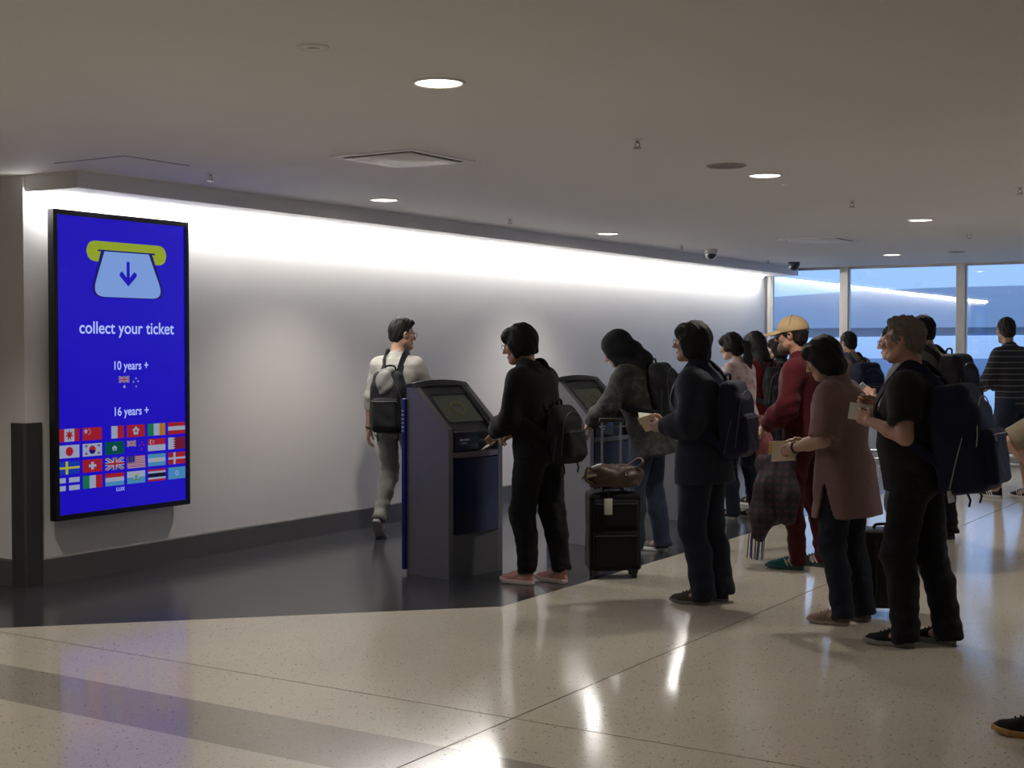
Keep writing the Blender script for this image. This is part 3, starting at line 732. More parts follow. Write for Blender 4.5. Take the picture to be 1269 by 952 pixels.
# ---- heads, hair, hands, shoes: made once in their own frame, then placed
_C = {}
def head_shape(fem):
    k_ = ('head', fem)
    if k_ in _C: return _C[k_]
    f = Field((-.11, -.135, -.22), (.11, .14, .15), 0.0042)
    f.ell((0, -.012, .030), (.076, .098, .094), .02).ell((0, .026, -.045), (.057, .062, .072), .03)
    f.ell((0, .066, -.096), (.024 if fem else .028, .022, .019), .03)
    for s in (-1, 1):
        f.cone((s * .050, .002, -.055), (s * .020, .064, -.099), .020, .016, .025)
        f.ell((s * .040, .060, -.018), (.024, .022, .024), .02)
    f.ell((0, .080, .024), (.050, .014 if fem else .018, .012), .02)
    for s in (-1, 1): f.ell((s * .032, .100, .006), (.017, .014, .010), .012, 'sub')
    for s in (-1, 1): f.ell((s * .032, .076, .004), (.014, .0125, .0115), .004)
    for s in (-1, 1): f.ell((s * .032, .0785, .0108), (.0158, .0125, .0062), .003); f.ell((s * .032, .0775, -.0042), (.0145, .0115, .0045), .003)
    f.cone((0, .088, .014), (0, .113, -.028), .0085, .0115, .014)
    for s in (-1, 1): f.ell((s * .011, .098, -.033), (.008, .010, .007), .008)
    f.ell((0, .089, -.062), (.023, .010, .0055), .006).ell((0, .087, -.074), (.019, .010, .006), .006)
    f.cone((-.022, .098, -.068), (.022, .098, -.068), .0015, .0015, .003, 'sub')
    for s in (-1, 1):
        f.ell((s * .077, -.008, -.002), (.009, .020, .031), .008, R=rot(0, 0, s * 14)); f.ell((s * .086, -.002, .002), (.006, .010, .017), .006, 'sub')
    f.cone((0, -.030, -.05), (0, -.052, -.21), .054 if not fem else .047, .056 if not fem else .048, .03)
    _C[k_] = f.mesh(); return _C[k_]
def hair_shape(style):
    k_ = ('hair', style)
    if k_ in _C: return _C[k_]
    f = Field((-.16, -.24, -.40), (.16, .17, .19), 0.0052)
    amp, fr = .003, 120
    if style in ('short', 'grey', 'undercap'):
        f.ell((0, -.020, .036), (.084, .104, .100), .02).ell((0, -.062, -.030), (.066, .046, .055), .03)
        f.ell((0, .118, -.058), (.12, .088, .118), .012, 'sub')
        for s in (-1, 1): f.ell((s * .085, .03, -.062), (.03, .05, .055), .012, 'sub')
        f.ell((0, -.05, -.13), (.09, .09, .045), .015, 'sub'); amp, fr = (.0055 if style == 'grey' else .0035), 170
        if style == 'grey': f.ell((0, .035, .105), (.055, .045, .028), .03)
        if style == 'undercap': f.rbox((0, 0, .12), (.15, .17, .085), .01, .01, 'sub')
    elif style == 'quiff':
        f.ell((0, -.022, .040), (.082, .102, .104), .02).ell((0, -.062, -.020), (.064, .042, .050), .03).ell((.0, .045, .100), (.062, .055, .032), .03)
        f.ell((0, .122, -.056), (.12, .088, .118), .012, 'sub')
        for s in (-1, 1): f.ell((s * .088, .02, -.062), (.03, .06, .06), .012, 'sub')
        f.ell((0, -.05, -.125), (.09, .09, .045), .015, 'sub'); amp, fr = .004, 150
    elif style in ('pixie', 'bob', 'tail', 'long'):
        f.ell((0, -.022, .040), (.092, .112, .104), .02).ell((0, -.055, -.035), (.084, .066, .085), .04)
        for s in (-1, 1): f.ell((s * .070, .005, -.020), (.024, .05, .07 if style != 'tail' else .03), .03)
        f.ell((0, .060, .070), (.075, .048, .045), .03)
        f.ell((0, .125, -.075), (.074, .095, .118), .012, 'sub')
        for s in (-1, 1): f.ell((s * .06, .085, -.10), (.05, .06, .11), .012, 'sub')
        if style == 'pixie': f.ell((0, -.06, -.150), (.14, .16, .075), .02, 'sub')
        if style == 'bob':
            f.ell((0, -.055, -.075), (.092, .066, .075), .04); f.ell((0, -.02, -.215), (.16, .16, .07), .02, 'sub')
        if style == 'tail': f.chain([(0, -.11, .02), (0, -.165, -.02), (0, -.16, -.14), (0, -.13, -.27), (0, -.12, -.33)], [.034, .042, .045, .034, .012], .02)
        if style == 'long': f.chain([(0, -.07, -.02), (0, -.085, -.15), (0, -.09, -.28), (0, -.085, -.33)], [.075, .078, .062, .03], .04)
        amp, fr = .0035, 110
    elif style == 'hood':
        f.ell((0, -.028, .030), (.106, .132, .120), .03).ell((0, -.07, -.06), (.105, .10, .11), .05).chain([(0, -.11, -.10), (0, -.14, -.20)], [.085, .085], .05)
        for s in (-1, 1): f.cone((s * .07, .03, -.04), (s * .075, -.02, -.19), .034, .045, .04)
        f.ell((0, .115, -.03), (.068, .10, .105), .015, 'sub'); amp, fr = .004, 45
    P, F = f.mesh()
    P = wrinkle(P, F, amp, fr, 3, (1, 1, .35) if style not in ('hood',) else (1, 1, 1))
    _C[k_] = (P, F); return _C[k_]
def cap_shape():
    if 'cap' in _C: return _C['cap']
    f = Field((-.12, -.15, -.04), (.12, .24, .18), 0.0048)
    f.ell((0, -.012, .046), (.094, .116, .100), .02); f.put(lambda X, Y, Z: (Z - .028 + .12 * Y + 0 * X), (-.12, -.15, -.05), (.12, .24, .06), .005, 'sub')
    P1 = f.mesh()
    g = Field((-.12, .04, -.02), (.12, .24, .10), 0.0042)
    def brim(X, Y, Z):
        z0 = .046 - 5.0 * X * X - .30 * (Y - .09)
        d = np.sqrt((X / .082) ** 2 + (np.maximum(Y - .07, 0) / .130) ** 2) - 1
        return np.maximum(np.maximum(d * .08, np.abs(Z - z0) - .0045), .06 - Y)
    g.put(brim, (-.11, .05, -.01), (.11, .23, .09), .003); P2 = g.mesh()
    _C['cap'] = (P1, P2); return _C['cap']
def hand_shape(pose):
    """right hand: wrist at 0, fingers along +Y, palm down, thumb towards -X"""
    k_ = ('hand', pose)
    if k_ in _C: return _C[k_]
    f = Field((-.09, -.06, -.12), (.07, .22, .04), 0.0034)
    f.cone((0, -.05, 0), (0, .01, 0), .026, .023, .015).rbox((0, .048, -.002), (.038, .044, .0125), .012, .015)
    f.ell((-.026, .030, -.010), (.016, .026, .013), .012)
    curls = {'relaxed': (18, 28, 20), 'hold': (38, 42, 25), 'grip': (70, 80, 50), 'flat': (6, 10, 8)}[pose]
    for i, (x, y, L) in enumerate([(-.029, .086, .074), (-.010, .092, .082), (.010, .090, .076), (.028, .082, .060)]):
        p = V3(x, y, -.002); a = 0; r = .0086 if i < 3 else .0074
        for j, q in enumerate(curls):
            a += q * (1 + .08 * i); l = L * (.46, .30, .24)[j]
            n = p + l * V3(x * .9 * (1 if pose != 'grip' else 0), math.cos(math.radians(a)), -math.sin(math.radians(a)))
            f.cone(p, n, r, r * .92, .005); p = n; r *= .92
    th = {'relaxed': [(-.026, .022, -.008), (-.048, .052, -.020), (-.052, .080, -.032), (-.048, .100, -.040)], 'hold': [(-.026, .022, -.010), (-.046, .050, -.030), (-.040, .078, -.048), (-.030, .096, -.056)],
          'grip': [(-.026, .022, -.012), (-.044, .048, -.034), (-.026, .070, -.052), (-.006, .076, -.056)], 'flat': [(-.026, .022, -.006), (-.054, .048, -.010), (-.066, .074, -.012), (-.070, .094, -.012)]}[pose]
    f.chain([V3(*p) for p in th], [.013, .0115, .0098, .0085], .008)
    _C[k_] = f.mesh(); return _C[k_]
def shoe_shape(kind):
    """heel to toe along +Y, ankle above 0, sole on z = 0 (foot 0.27 long)"""
    k_ = ('shoe', kind)
    if k_ in _C: return _C[k_]
    h = 0.0052
    def outline(Y): # half width and inner curve
        t = np.clip((Y + .075) / .275, 0, 1)
        return np.interp(t, [0, .06, .2, .45, .72, .9, 1], [.016, .030, .034, .033, .046, .036, .012]), np.interp(t, [0, .4, .75, 1], [0, .004, 0, -.008])
    g = Field((-.07, -.1, -.01), (.07, .22, .06), h); th = .030 if kind == 'sneaker' else .024
    def sole(X, Y, Z):
        w, c = outline(Y); lift = np.interp(Y, [.1, .2], [0, .014]); d = np.abs(X - c) - w - (.004 if kind == 'sneaker' else .002)
        e = np.maximum(np.abs(Y - .0625) - .1395, np.maximum(d, np.maximum(Z - th - lift * .6, lift - Z)))
        return e + 0 * X
    g.put(sole, (-.06, -.09, 0), (.06, .21, .05), .003); S1 = g.mesh()
    f = Field((-.07, -.1, .01), (.07, .22, .15), h)
    def upper(X, Y, Z):
        w, c = outline(Y); top = np.interp(Y, [-.085, -.06, .0, .055, .11, .17, .205], [.105, .104, .098, .092, .070, .056, .030])
        a = np.sqrt(np.maximum(1 - ((Z - .015) / (top - .013)).clip(0, 1) ** 2.6, 0.02))
        d = np.abs(X - c) - w * a
        return np.maximum(np.maximum(d, Z - top), np.maximum(np.abs(Y - .06) - .137, .014 - Z)) + 0 * X
    f.put(upper, (-.06, -.09, .012), (.06, .21, .12), .004).cone((0, -.03, .07), (0, -.035, .13), .034, .035, .02)
    f.cut((0, -.03, .112), (0, -.1, 1)); f.cone((0, -.03, .10), (0, -.035, .14), .028, .030, .006, 'sub'); U = f.mesh()
    _C[k_] = (U, S1); return _C[k_]

def ik(a, t, l1, l2, hint):
    a = np.asarray(a, float); t = np.asarray(t, float); d = t - a; L = np.linalg.norm(d); L2 = min(L, (l1 + l2) * .998); u = d / L
    t = a + u * L2
    x = (l1 * l1 - l2 * l2 + L2 * L2) / (2 * L2); y = math.sqrt(max(0, l1 * l1 - x * x))
    h = np.asarray(hint, float); h = nrm(h - u * (h @ u))
    return a + u * x + h * y, t

HAIR = {'black': mat('hair_black', (0.008, 0.0075, 0.008), 0.65, bump=.5, scale=90, spec=.25), 'brown': mat('hair_dark_brown', (0.020, 0.014, 0.011), 0.65, bump=.4, scale=90, spec=.25), 'grey': mat('hair_grey', (0.17, 0.148, 0.125), 0.8, var=.5, bump=.8, scale=140, spec=.2)}
SKIN = {'a': mat('skin_light', (0.42, 0.26, 0.18), 0.5, var=.06, scale=25), 'b': mat('skin_tan', (0.36, 0.21, 0.14), 0.5, var=.06, scale=25), 'c': mat('skin_ruddy', (0.44, 0.24, 0.17), 0.5, var=.08, scale=25)}
M_eyew = mat('eye_white', (0.6, 0.58, 0.55), 0.2); M_eyed = mat('eye_dark', (0.02, 0.012, 0.008), 0.15)
M_lace = mat('lace_grey', (0.3, 0.3, 0.3), 0.7)
def cloth(name, c, var=.12, rough=.85, bump=.25, scale=60): return mat(name, c, rough, var=var, bump=bump, scale=scale, spec=.15, sheen=.05)

class Person:
    pass
VOX = 0.0098
def person(label, loc, heading, H, pose, fit, seed=1):
    """heading: world direction faced, degrees from +X; pose and fit are dictionaries; returns a Person with its joints (local frame, +Y forward)"""
    s = H / 1.75; fem = fit.get('fem', False); wd = fit.get('build', 1.0)
    root = empty('person', loc, math.radians(heading - 90)); tag(root, label, 'person')
    p = Person(); p.root = root; p.s = s
    lean, side = pose.get('lean', (3, 0)); tw = pose.get('twist', 0)
    drop = pose.get('drop', 0.0); pc = V3(pose.get('px', 0), pose.get('py', 0), (.965 - drop) * s)
    R = rot(tw, lean, side); sd, fw, up = R[:, 0], R[:, 1], R[:, 2]
    Rp = rot(tw * .4, lean * .3, 0)
    stoop = pose.get('stoop', 0.0)
    # legs
    p.hip = [pc + Rp @ V3(q * .092 * s * (1.03 if fem else 1), 0, -.045 * s) for q in (-1, 1)]
    p.knee = []; p.ank = []; p.foot = []
    for i in (0, 1):
        fx, fy, fyaw, tip = pose['feet'][i]
        c, n = math.cos(math.radians(fyaw)), math.sin(math.radians(fyaw)); fd = V3(-n, c, 0)
        Rf = rot(fyaw, tip)
        fs = s * fit.get('foot', .97)
        if tip > 0: # heel raised, turning about the ball of the foot
            ball = V3(fx, fy, 0) + fd * .13 * fs; o = ball - Rf @ V3(0, .13 * fs, 0)
        elif tip < 0:
            heel = V3(fx, fy, 0) - fd * .07 * fs; o = heel + Rf @ V3(0, .07 * fs, 0)
        else: o = V3(fx, fy, 0)
        o = o + V3(0, 0, pose['lift'][i] if 'lift' in pose else 0)
        a = o + Rf @ V3(0, -.03 * fs, .085 * fs)
        kn, a2 = ik(p.hip[i], a, .428 * s, .418 * s, pose.get('kneehint', [V3(0, 1, 0)] * 2)[i] + V3((-1, 1)[i] * .15, 0, 0) + fd * .5)
        p.knee.append(kn); p.ank.append(a); p.foot.append((o, Rf, fs))
    # arms
    sw = (.150 if fem else .170) * s * wd
    ce = pc + up * .448 * s + fw * stoop
    p.sh = [ce + sd * q * sw + fw * pose.get('shfwd', 0.0) for q in (-1, 1)]
    p.elb = []; p.wr = []
    for i in (0, 1):
        t = np.asarray(pose['wrist'][i], float)
        h = pose.get('elbow', [V3(-.5, -.6, -.6), V3(.5, -.6, -.6)])[i]
        e, w = ik(p.sh[i], t, .285 * s, .25 * s, h); p.elb.append(e); p.wr.append(w)
    nb = pc + up * .515 * s + fw * (stoop * 1.1)
    hy, hp, hr = pose.get('head', (0, 0, 0)); Rh = rot(tw + hy, hp, hr)
    nt = nb + (up * .085 + fw * .028) * s
    hk = s * (.96 if fem else 1.0) * fit.get('headk', 1.0)
    hc = nt + Rh @ V3(0, .030, .088) * hk
    p.R, p.pc, p.hc, p.Rh, p.hk, p.nb, p.up, p.fw, p.sd, p.sw = R, pc, hc, Rh, hk, nb, up, fw, sd, sw
    # torso sections (t from pelvis)
    ts = np.array([-.10, 0, .12, .27, .39, .45, .50]) * s
    wx = np.array([.150, .165, .138, .150, .158, .148, .095] if fem else [.148, .160, .148, .165, .178, .168, .10]) * s * wd
    wy = np.array([.115, .122, .102, .118, .112, .095, .068] if fem else [.112, .118, .112, .122, .120, .102, .072]) * s * wd
    bel = fit.get('belly', 0.0); wy = wy + np.array([0, .6, 1, .6, .1, 0, 0]) * bel
    of = np.array([0, 0, .006, .008 , 0, -.004, 0]) * s + np.array([0, .4, .8, .5, .1, 0, 0]) * bel + np.interp(ts, [0, .5 * s], [0, 1]) * stoop * 1.0
    p.ts, p.wx, p.wy, p.of = ts, wx, wy, of
    allp = np.array(p.hip + p.knee + p.ank + p.sh + p.elb + p.wr + [nb, nt, pc])
    lo, hi = allp.min(0) - .26, allp.max(0) + .24
    vox = fit.get('vox', VOX)
    def torso(f, add, t0=None, t1=None, k=.03, flare=0.0):
        T = ts.copy(); a = wx + add; b = wy + add; o = of.copy()
        if t0 is not None:
            if t0 < T[0]: a[0] = max(a[0], a[1]) + flare * .5; b[0] = max(b[0], b[1]) + flare * .5; T = np.concatenate([[t0], T]); a = np.concatenate([[a[0] + flare], a]); b = np.concatenate([[b[0] + flare], b]); o = np.concatenate([[o[0]], o])
            else: m = T > t0; a = np.concatenate([[np.interp(t0, T, a)], a[m]]); b = np.concatenate([[np.interp(t0, T, b)], b[m]]); o = np.concatenate([[np.interp(t0, T, o)], o[m]]); T = np.concatenate([[t0], T[m]])
        if t1 is not None: m = T < t1; a = np.concatenate([a[m], [np.interp(t1, T, a)]]); b = np.concatenate([b[m], [np.interp(t1, T, b)]]); o = np.concatenate([o[m], [np.interp(t1, T, o)]]); T = np.concatenate([T[m], [t1]])
        f.loft(pc, sd, fw, up, T, a, b, o, k)
    # ---- body
    sk = SKIN[fit.get('skin', 'a')]
    f = Field(lo, hi, 0.0115)
    torso(f, -.012)
    for i in (0, 1):
        f.cone(nb - up * .01 * s, p.sh[i] + up * .004, .046 * s, .048 * s * wd, .04)
        f.chain([p.sh[i], p.elb[i], p.elb[i] * .55 + p.wr[i] * .45, p.wr[i]], [.050 * s * wd, .040 * s * wd, .037 * s * wd, .0245 * s], .015)
        cf = p.knee[i] * .68 + p.ank[i] * .32 - Rp @ V3(0, .018 * s, 0)
        kk = .82 if not fit['pants'].get('short') else 1.0
        f.chain([p.hip[i], p.knee[i], cf, p.ank[i]], [.080 * s * wd * kk, .054 * s * kk, .052 * s * wd * kk, .036 * s * kk], .03)
        o, Rf, fs = p.foot[i]
        f.chain([p.ank[i], o + Rf @ V3(0, .05, .05) * fs, o + Rf @ V3(0, .13, .03) * fs], [.036 * s, .030 * s, .022 * s], .02)
    f.cone(nb - up * .03, nt, .056 * s * (.88 if fem else 1), .052 * s * (.88 if fem else 1), .03)
    parts = [f.mesh()]
    hp_, hf_ = head_shape(fem); parts.append((hp_ * hk @ Rh.T + hc, hf_))
    for i in (0, 1):
        P, F = hand_shape(pose.get('hands', ('relaxed', 'relaxed'))[i])
        P = P * s * (.90 if fem else 1.0)
        if i == 0: P = P * V3(-1, 1, 1); F = F[:, ::-1]
        y = nrm(p.wr[i] - p.elb[i]); bend = pose.get('handdir', (None, None))[i]
        if bend is not None: y = nrm(bend)
        pn = V3(*pose.get('palm', ((1, 0, 0), (-1, 0, 0)))[i]); zz = nrm(-(pn - y * (pn @ y))); xx = np.cross(y, zz)
        Rm = np.stack([xx, y, zz], 1); parts.append((P @ Rm.T + p.wr[i], F))
        p.__dict__.setdefault('hand', []).append((p.wr[i], Rm))
    P, F = join(parts)
    link('body', np_mesh('body', P, F, sk), root)
    # ---- eyes
    for q in (-1, 1):
        c = hc + Rh @ V3(q * .032, .0800, .0032) * hk
        b = MB(); pr = [(.0105 * math.sin(a), .0105 * math.cos(a)) for a in [math.pi * i / 8 for i in range(9)]]
        b.lathe([(max(r, 1e-4), z) for r, z in pr], 12); n0 = len(b.f)
        b.lathe([(max(.0062 * math.sin(a), 1e-4), .0058 + .0052 * math.cos(a)) for a in [math.pi / 2 * i / 4 for i in range(5)]], 10, mi=1)
        M4 = Matrix([list(Rh[0] * hk) + [c[0]], list(Rh[1] * hk) + [c[1]], list(Rh[2] * hk) + [c[2]], [0, 0, 0, 1]]) @ Matrix.Rotation(-math.pi / 2, 4, 'X')
        b.v = [tuple(M4 @ Vector(v)) for v in b.v]; b.build('eye', [M_eyew, M_eyed], root)
    # ---- hair and headwear
    def onhead(name, PF, m, par=root):
        P, F = PF; return link(name, np_mesh(name, P * hk @ Rh.T + hc, F, m), par)
    if fit.get('hair'):
        st, hcol = fit['hair']; onhead('hood' if st == 'hood' else 'hair', hair_shape(st), hcol if not isinstance(hcol, str) else HAIR[hcol])
    if fit.get('cap'):
        c1, c2 = cap_shape(); cp = onhead('cap', c1, fit['cap']); onhead('brim', c2, fit['cap'], cp)
        b = MB(); pts = [hc + Rh @ V3(.0 + .0915 * math.sin(a), -.012, .050 + .0975 * math.cos(a)) * hk for a in [math.pi * (i / 16 - .5) for i in range(17)]]
        b.tube(pts, .0022, 6); b.build('seam', mat('cap_seam', (.10, .06, .03), .7), cp)
        bt = MB().lathe([(.0001, .008), (.006, .006), (.008, 0)], 12); bt.v = [tuple(hc + Rh @ (V3(*v) + V3(0, -.012, .146)) * hk) for v in bt.v]; bt.build('button', fit['cap'], cp)
    if fit.get('glasses'):
        b = MB(); T = lambda x, y, z: tuple(hc + Rh @ V3(x, y, z) * hk)
        for q in (-1, 1):
            b.tube([T(q * .034 + .026 * math.cos(a), .102, .004 + .019 * math.sin(a)) for a in [2 * math.pi * i / 16 for i in range(16)]], .0018, 6, closed=True)
            b.tube([T(q * .060, .101, .010), T(q * .080, .085, .012), T(q * .084, .0, .012), T(q * .082, -.02, .0)], .0018, 6)
        b.tube([T(-.008, .104, .008), T(0, .107, .011), T(.008, .104, .008)], .0018, 6)
        b.build('glasses', fit['glasses'], root)
    if fit.get('beard'):
        f = Field((-.08, -.02, -.15), (.08, .13, .0), .0048)
        f.ell((0, .034, -.078), (.058, .066, .056), .02).ell((0, .072, -.10), (.032, .030, .030), .02); f.ell((0, .108, -.045), (.05, .03, .018), .01, 'sub')
        f.put(lambda X, Y, Z: -(Z + .03 + .35 * Y) + 0 * X, (-.08, -.02, -.15), (.08, .13, 0), .01, 'sub')
        onhead('beard', f.mesh(), fit['beard'])
    # ---- trousers or shorts
    tr = fit['pants']; lo_ = tr.get('loose', .012); m = tr['mat']
    f = Field(lo, hi, vox)
    f.loft(pc, sd * .5 + Rp[:, 0] * .5, fw, nrm(Rp[:, 2]), np.array([-.115, 0, .10]) * s, np.array([wx[0], wx[1], np.interp(.1 * s, ts, wx)]) + lo_ * .7, np.array([wy[0], wy[1], np.interp(.1 * s, ts, wy)]) + lo_ * .7, [0, of[1], np.interp(.1 * s, ts, of)], .03)
    for i in (0, 1):
        hp2 = p.hip[i]; cf = p.knee[i] * .6 + p.ank[i] * .4 - Rp @ V3(0, .014 * s, 0)
        an = p.ank[i] + nrm(p.ank[i] - p.knee[i]) * .06 * s
        wk, wa = tr.get('knee', .064), tr.get('cuff', .058)
        bt = hp2 - fw * .028 * s - up * .02
        f.cone(bt, bt - up * .02, .085 * s * wd + lo_ * .5, .085 * s * wd + lo_ * .5, .05)
        if tr.get('short'):
            q = p.hip[i] * .0 + p.knee[i]; f.cone(hp2, q, .090 * s * wd + lo_, .086 * s * wd + lo_, .03)
        else:
            f.chain([hp2, p.knee[i], cf, an], [.086 * s * wd + lo_, wk * s * wd + lo_, (wk + wa) / 2 * s + lo_, wa * s + lo_], .025)
    for i in (0, 1):
        if tr.get('short'):
            t = tr['short']; c = p.hip[i] * (1 - t) + p.knee[i] * t; f.cut_near(c + nrm(p.knee[i] - p.hip[i]) * .0, p.knee[i] - p.hip[i], .20 * s)
        else: f.cut_near(p.ank[i] + nrm(p.ank[i] - p.knee[i]) * tr.get('len', .045) * s, p.ank[i] - p.knee[i], .12 * s)
    P, F = f.mesh()
    kz = np.minimum.reduce([np.linalg.norm(P - k_, axis=1) for k_ in p.knee + p.ank]); mk = .6 + 1.3 * np.exp(-(kz / .12) ** 2)
    P = wrinkle(P, F, tr.get('wr', .0045), 38, seed + 11, (1, 1, 1.6), mk)
    link('shorts' if tr.get('short') else 'trousers', np_mesh('trousers', P, F, m), root)
    # ---- tops, inner to outer
    for gi, g in enumerate(fit['tops']):
        L_ = g.get('loose', .014); hem = -g.get('hem', .10) * s
        f = Field(lo, hi, vox)
        torso(f, L_, min(hem, ts[0] - .001) - .02 if hem < ts[0] else hem - .02, ts[-1] * .99, flare=g.get('flare', 0.0))
        sl = g.get('sleeve', 1.0)
        f2 = Field(lo, hi, vox)
        for i in (0, 1):
            f.cone(nb - up * .025 * s, p.sh[i] - up * .004, .047 * s + L_ * .6, .046 * s * wd + L_ * .6, .05)
            if g.get('vest'): continue
            mid = p.elb[i] * .5 + p.wr[i] * .5
            ra = g.get('arm', 0.0)
            te = 1.0 if sl > .55 else sl / .55; ee = p.sh[i] * (1 - te) + p.elb[i] * te + nrm(p.elb[i] - p.sh[i]) * (0 if sl > .55 else .015)
            f2.chain([p.sh[i], ee], [.051 * s * wd + L_ * .7, .043 * s * wd + L_ * .8 + ra], .045)
            tq = (sl - .55) / .45; mid = p.elb[i] * (1 - tq * .5) + p.wr[i] * tq * .5; end = p.elb[i] * (1 - tq) + p.wr[i] * tq + nrm(p.wr[i] - p.elb[i]) * .012
            if sl > .55: f2.chain([p.elb[i], mid, end], [.043 * s * wd + L_ * .8 + ra, .039 * s * wd + L_ * .8 + ra, (.031 + .006 * max(0, 1 - tq)) * s + L_ * .6], .02)
        # collar
        cl = g.get('collar', .5)
        f.cone(nb - up * .02 * s, nb + (up * .04 + fw * .012) * s * cl, .062 * s + L_ * .4, .055 * s + L_ * .3, .03)
        f.cut(pc + up * hem + fw * 0, -up + fw * g.get('hemtilt', 0))
        f.cone(nb + up * .02 * s, nb + (up * .15 + fw * .04) * s, .050 * s, .056 * s, .006, 'sub')
        for i in (0, 1):
            if g.get('vest'): continue
            if sl > .55:
                t = (sl - .55) / .45; c = p.elb[i] * (1 - t) + p.wr[i] * t; f2.cut_near(c, p.wr[i] - p.elb[i], .085 * s)
            else:
                t = sl / .55; c = p.sh[i] * (1 - t) + p.elb[i] * t; f2.cut_near(c, p.elb[i] - p.sh[i], .13 * s)
        kq = .045; hq = np.maximum(kq - np.abs(f.D - f2.D), 0) / kq; f.D = np.minimum(f.D, f2.D) - hq * hq * kq * .25
        if g.get('slit') is not None: # open side slit at the hem
            for q in (-1, 1):
                a = pc + up * hem + sd * q * (wx[0] + L_ + .03) + fw * g.get('slitfwd', .0)
                def wedge(X, Y, Z, a=a, q=q):
                    x, y, z = X - a[0], Y - a[1], Z - a[2]
                    u_ = x * up[0] + y * up[1] + z * up[2]; v_ = x * fw[0] + y * fw[1] + z * fw[2]; w_ = np.abs(x * sd[0] + y * sd[1] + z * sd[2])
                    return np.maximum(np.maximum(np.abs(v_) - .055 * (1 - u_ / g['slit']).clip(0, 1), u_ - g['slit']), w_ - .10)
                f.put(wedge, a - .2, a + .2, .004, 'sub')
        P, F = f.mesh()
        kz = np.minimum.reduce([np.linalg.norm(P - k_, axis=1) for k_ in p.elb + [pc + up * .08]]); mk = .55 + 1.2 * np.exp(-(kz / .13) ** 2)
        P = wrinkle(P, F, g.get('wr', .005), g.get('wf', 34), seed + 31 + gi, (1, 1, 1.3), mk)
        mm = g['mat']; o = link(g.get('name', 'jacket'), np_mesh(g.get('name', 'jacket'), P, F, mm), root)
    # ---- shoes
    sh = fit['shoes']; kd = sh.get('kind', 'sneaker'); U, So = shoe_shape(kd)
    for i in (0, 1):
        o, Rf, fs = p.foot[i]; mx = V3(-1, 1, 1) if i == 0 else V3(1, 1, 1)
        def pl(PF): P, F = PF; return (P * mx * fs) @ Rf.T + o, (F[:, ::-1] if i == 0 else F)
        P, F = pl(U); so = link('shoe', np_mesh('shoe', P, F, sh['mat']), root)
        P, F = pl(So); link('sole', np_mesh('sole', P, F, sh['sole']), so)
        b = MB()
        for k in range(4):
            y = .035 + .022 * k; zt = float(np.interp(y, [0, .055, .11, .17], [.102, .094, .073, .058])) + .002
            b.tube([tuple(o + Rf @ (V3(-.022, y, zt - .014) * fs)), tuple(o + Rf @ (V3(0, y + .006, zt) * fs)), tuple(o + Rf @ (V3(.022, y, zt - .014) * fs))], .0032 * fs, 5)
        b.build('lace', sh.get('lace', sh['mat']), so)
        if sh.get('stripes'):
            b = MB()
            for q in (-1, 1):
                for k in range(sh.get('nstripe', 3)):
                    y = .02 + .028 * k; b.tube([tuple(o + Rf @ (V3(q * .044, y - .018, .034) * fs)), tuple(o + Rf @ (V3(q * .0385, y, .058) * fs)), tuple(o + Rf @ (V3(q * .028, y + .012, .082) * fs))], .0045 * fs, 5)
            b.build('stripe', sh['stripes'], so)
    return p

def to_world(p, v):
    return p.root.matrix_basis @ Vector(v)
# ------------------------------------------------------------------ bags and held things
def ribbon(b, path, normals, w, t):
    P = [V3(*q) for q in path]; n = len(P); vs = []; fs = []
    for i in range(n):
        tg = nrm(P[min(i + 1, n - 1)] - P[max(i - 1, 0)]); nn = V3(*normals[i]); nn = nrm(nn - tg * (nn @ tg)); sx = np.cross(tg, nn)
        vs += [P[i] + sx * w / 2, P[i] + sx * w / 2 + nn * t, P[i] - sx * w / 2 + nn * t, P[i] - sx * w / 2]
    for i in range(n - 1):
        for k in range(4): fs.append((i * 4 + k, i * 4 + (k + 1) % 4, i * 4 + 4 + (k + 1) % 4, i * 4 + 4 + k))
    fs += [(0, 1, 2, 3), ((n - 1) * 4 + 3, (n - 1) * 4 + 2, (n - 1) * 4 + 1, (n - 1) * 4)]
    b.add(vs, fs, 0, True); return b
def smooth_path(pts, n=5):
    P = [V3(*q) for q in pts]; out = []
    for i in range(len(P) - 1):
        p0, p1, p2, p3 = P[max(i - 1, 0)], P[i], P[i + 1], P[min(i + 2, len(P) - 1)]
        for k in range(n):
            t = k / n; out.append(.5 * (2 * p1 + (p2 - p0) * t + (2 * p0 - 5 * p1 + 4 * p2 - p3) * t * t + (3 * p1 - p0 - 3 * p2 + p3) * t ** 3))
    out.append(P[-1]); return out
M_bp = cloth('pack_black', (0.012, 0.012, 0.014), rough=.7)
M_bpn = cloth('pack_navy', (0.012, 0.014, 0.038), rough=.7)
M_zip = mat('zip_grey', (0.055, 0.055, 0.06), 0.4, metal=.3)
M_paper = mat('paper_white', (0.72, 0.70, 0.66), 0.7)
M_tagw = mat('luggage_tag', (0.55, 0.53, 0.50), 0.6)
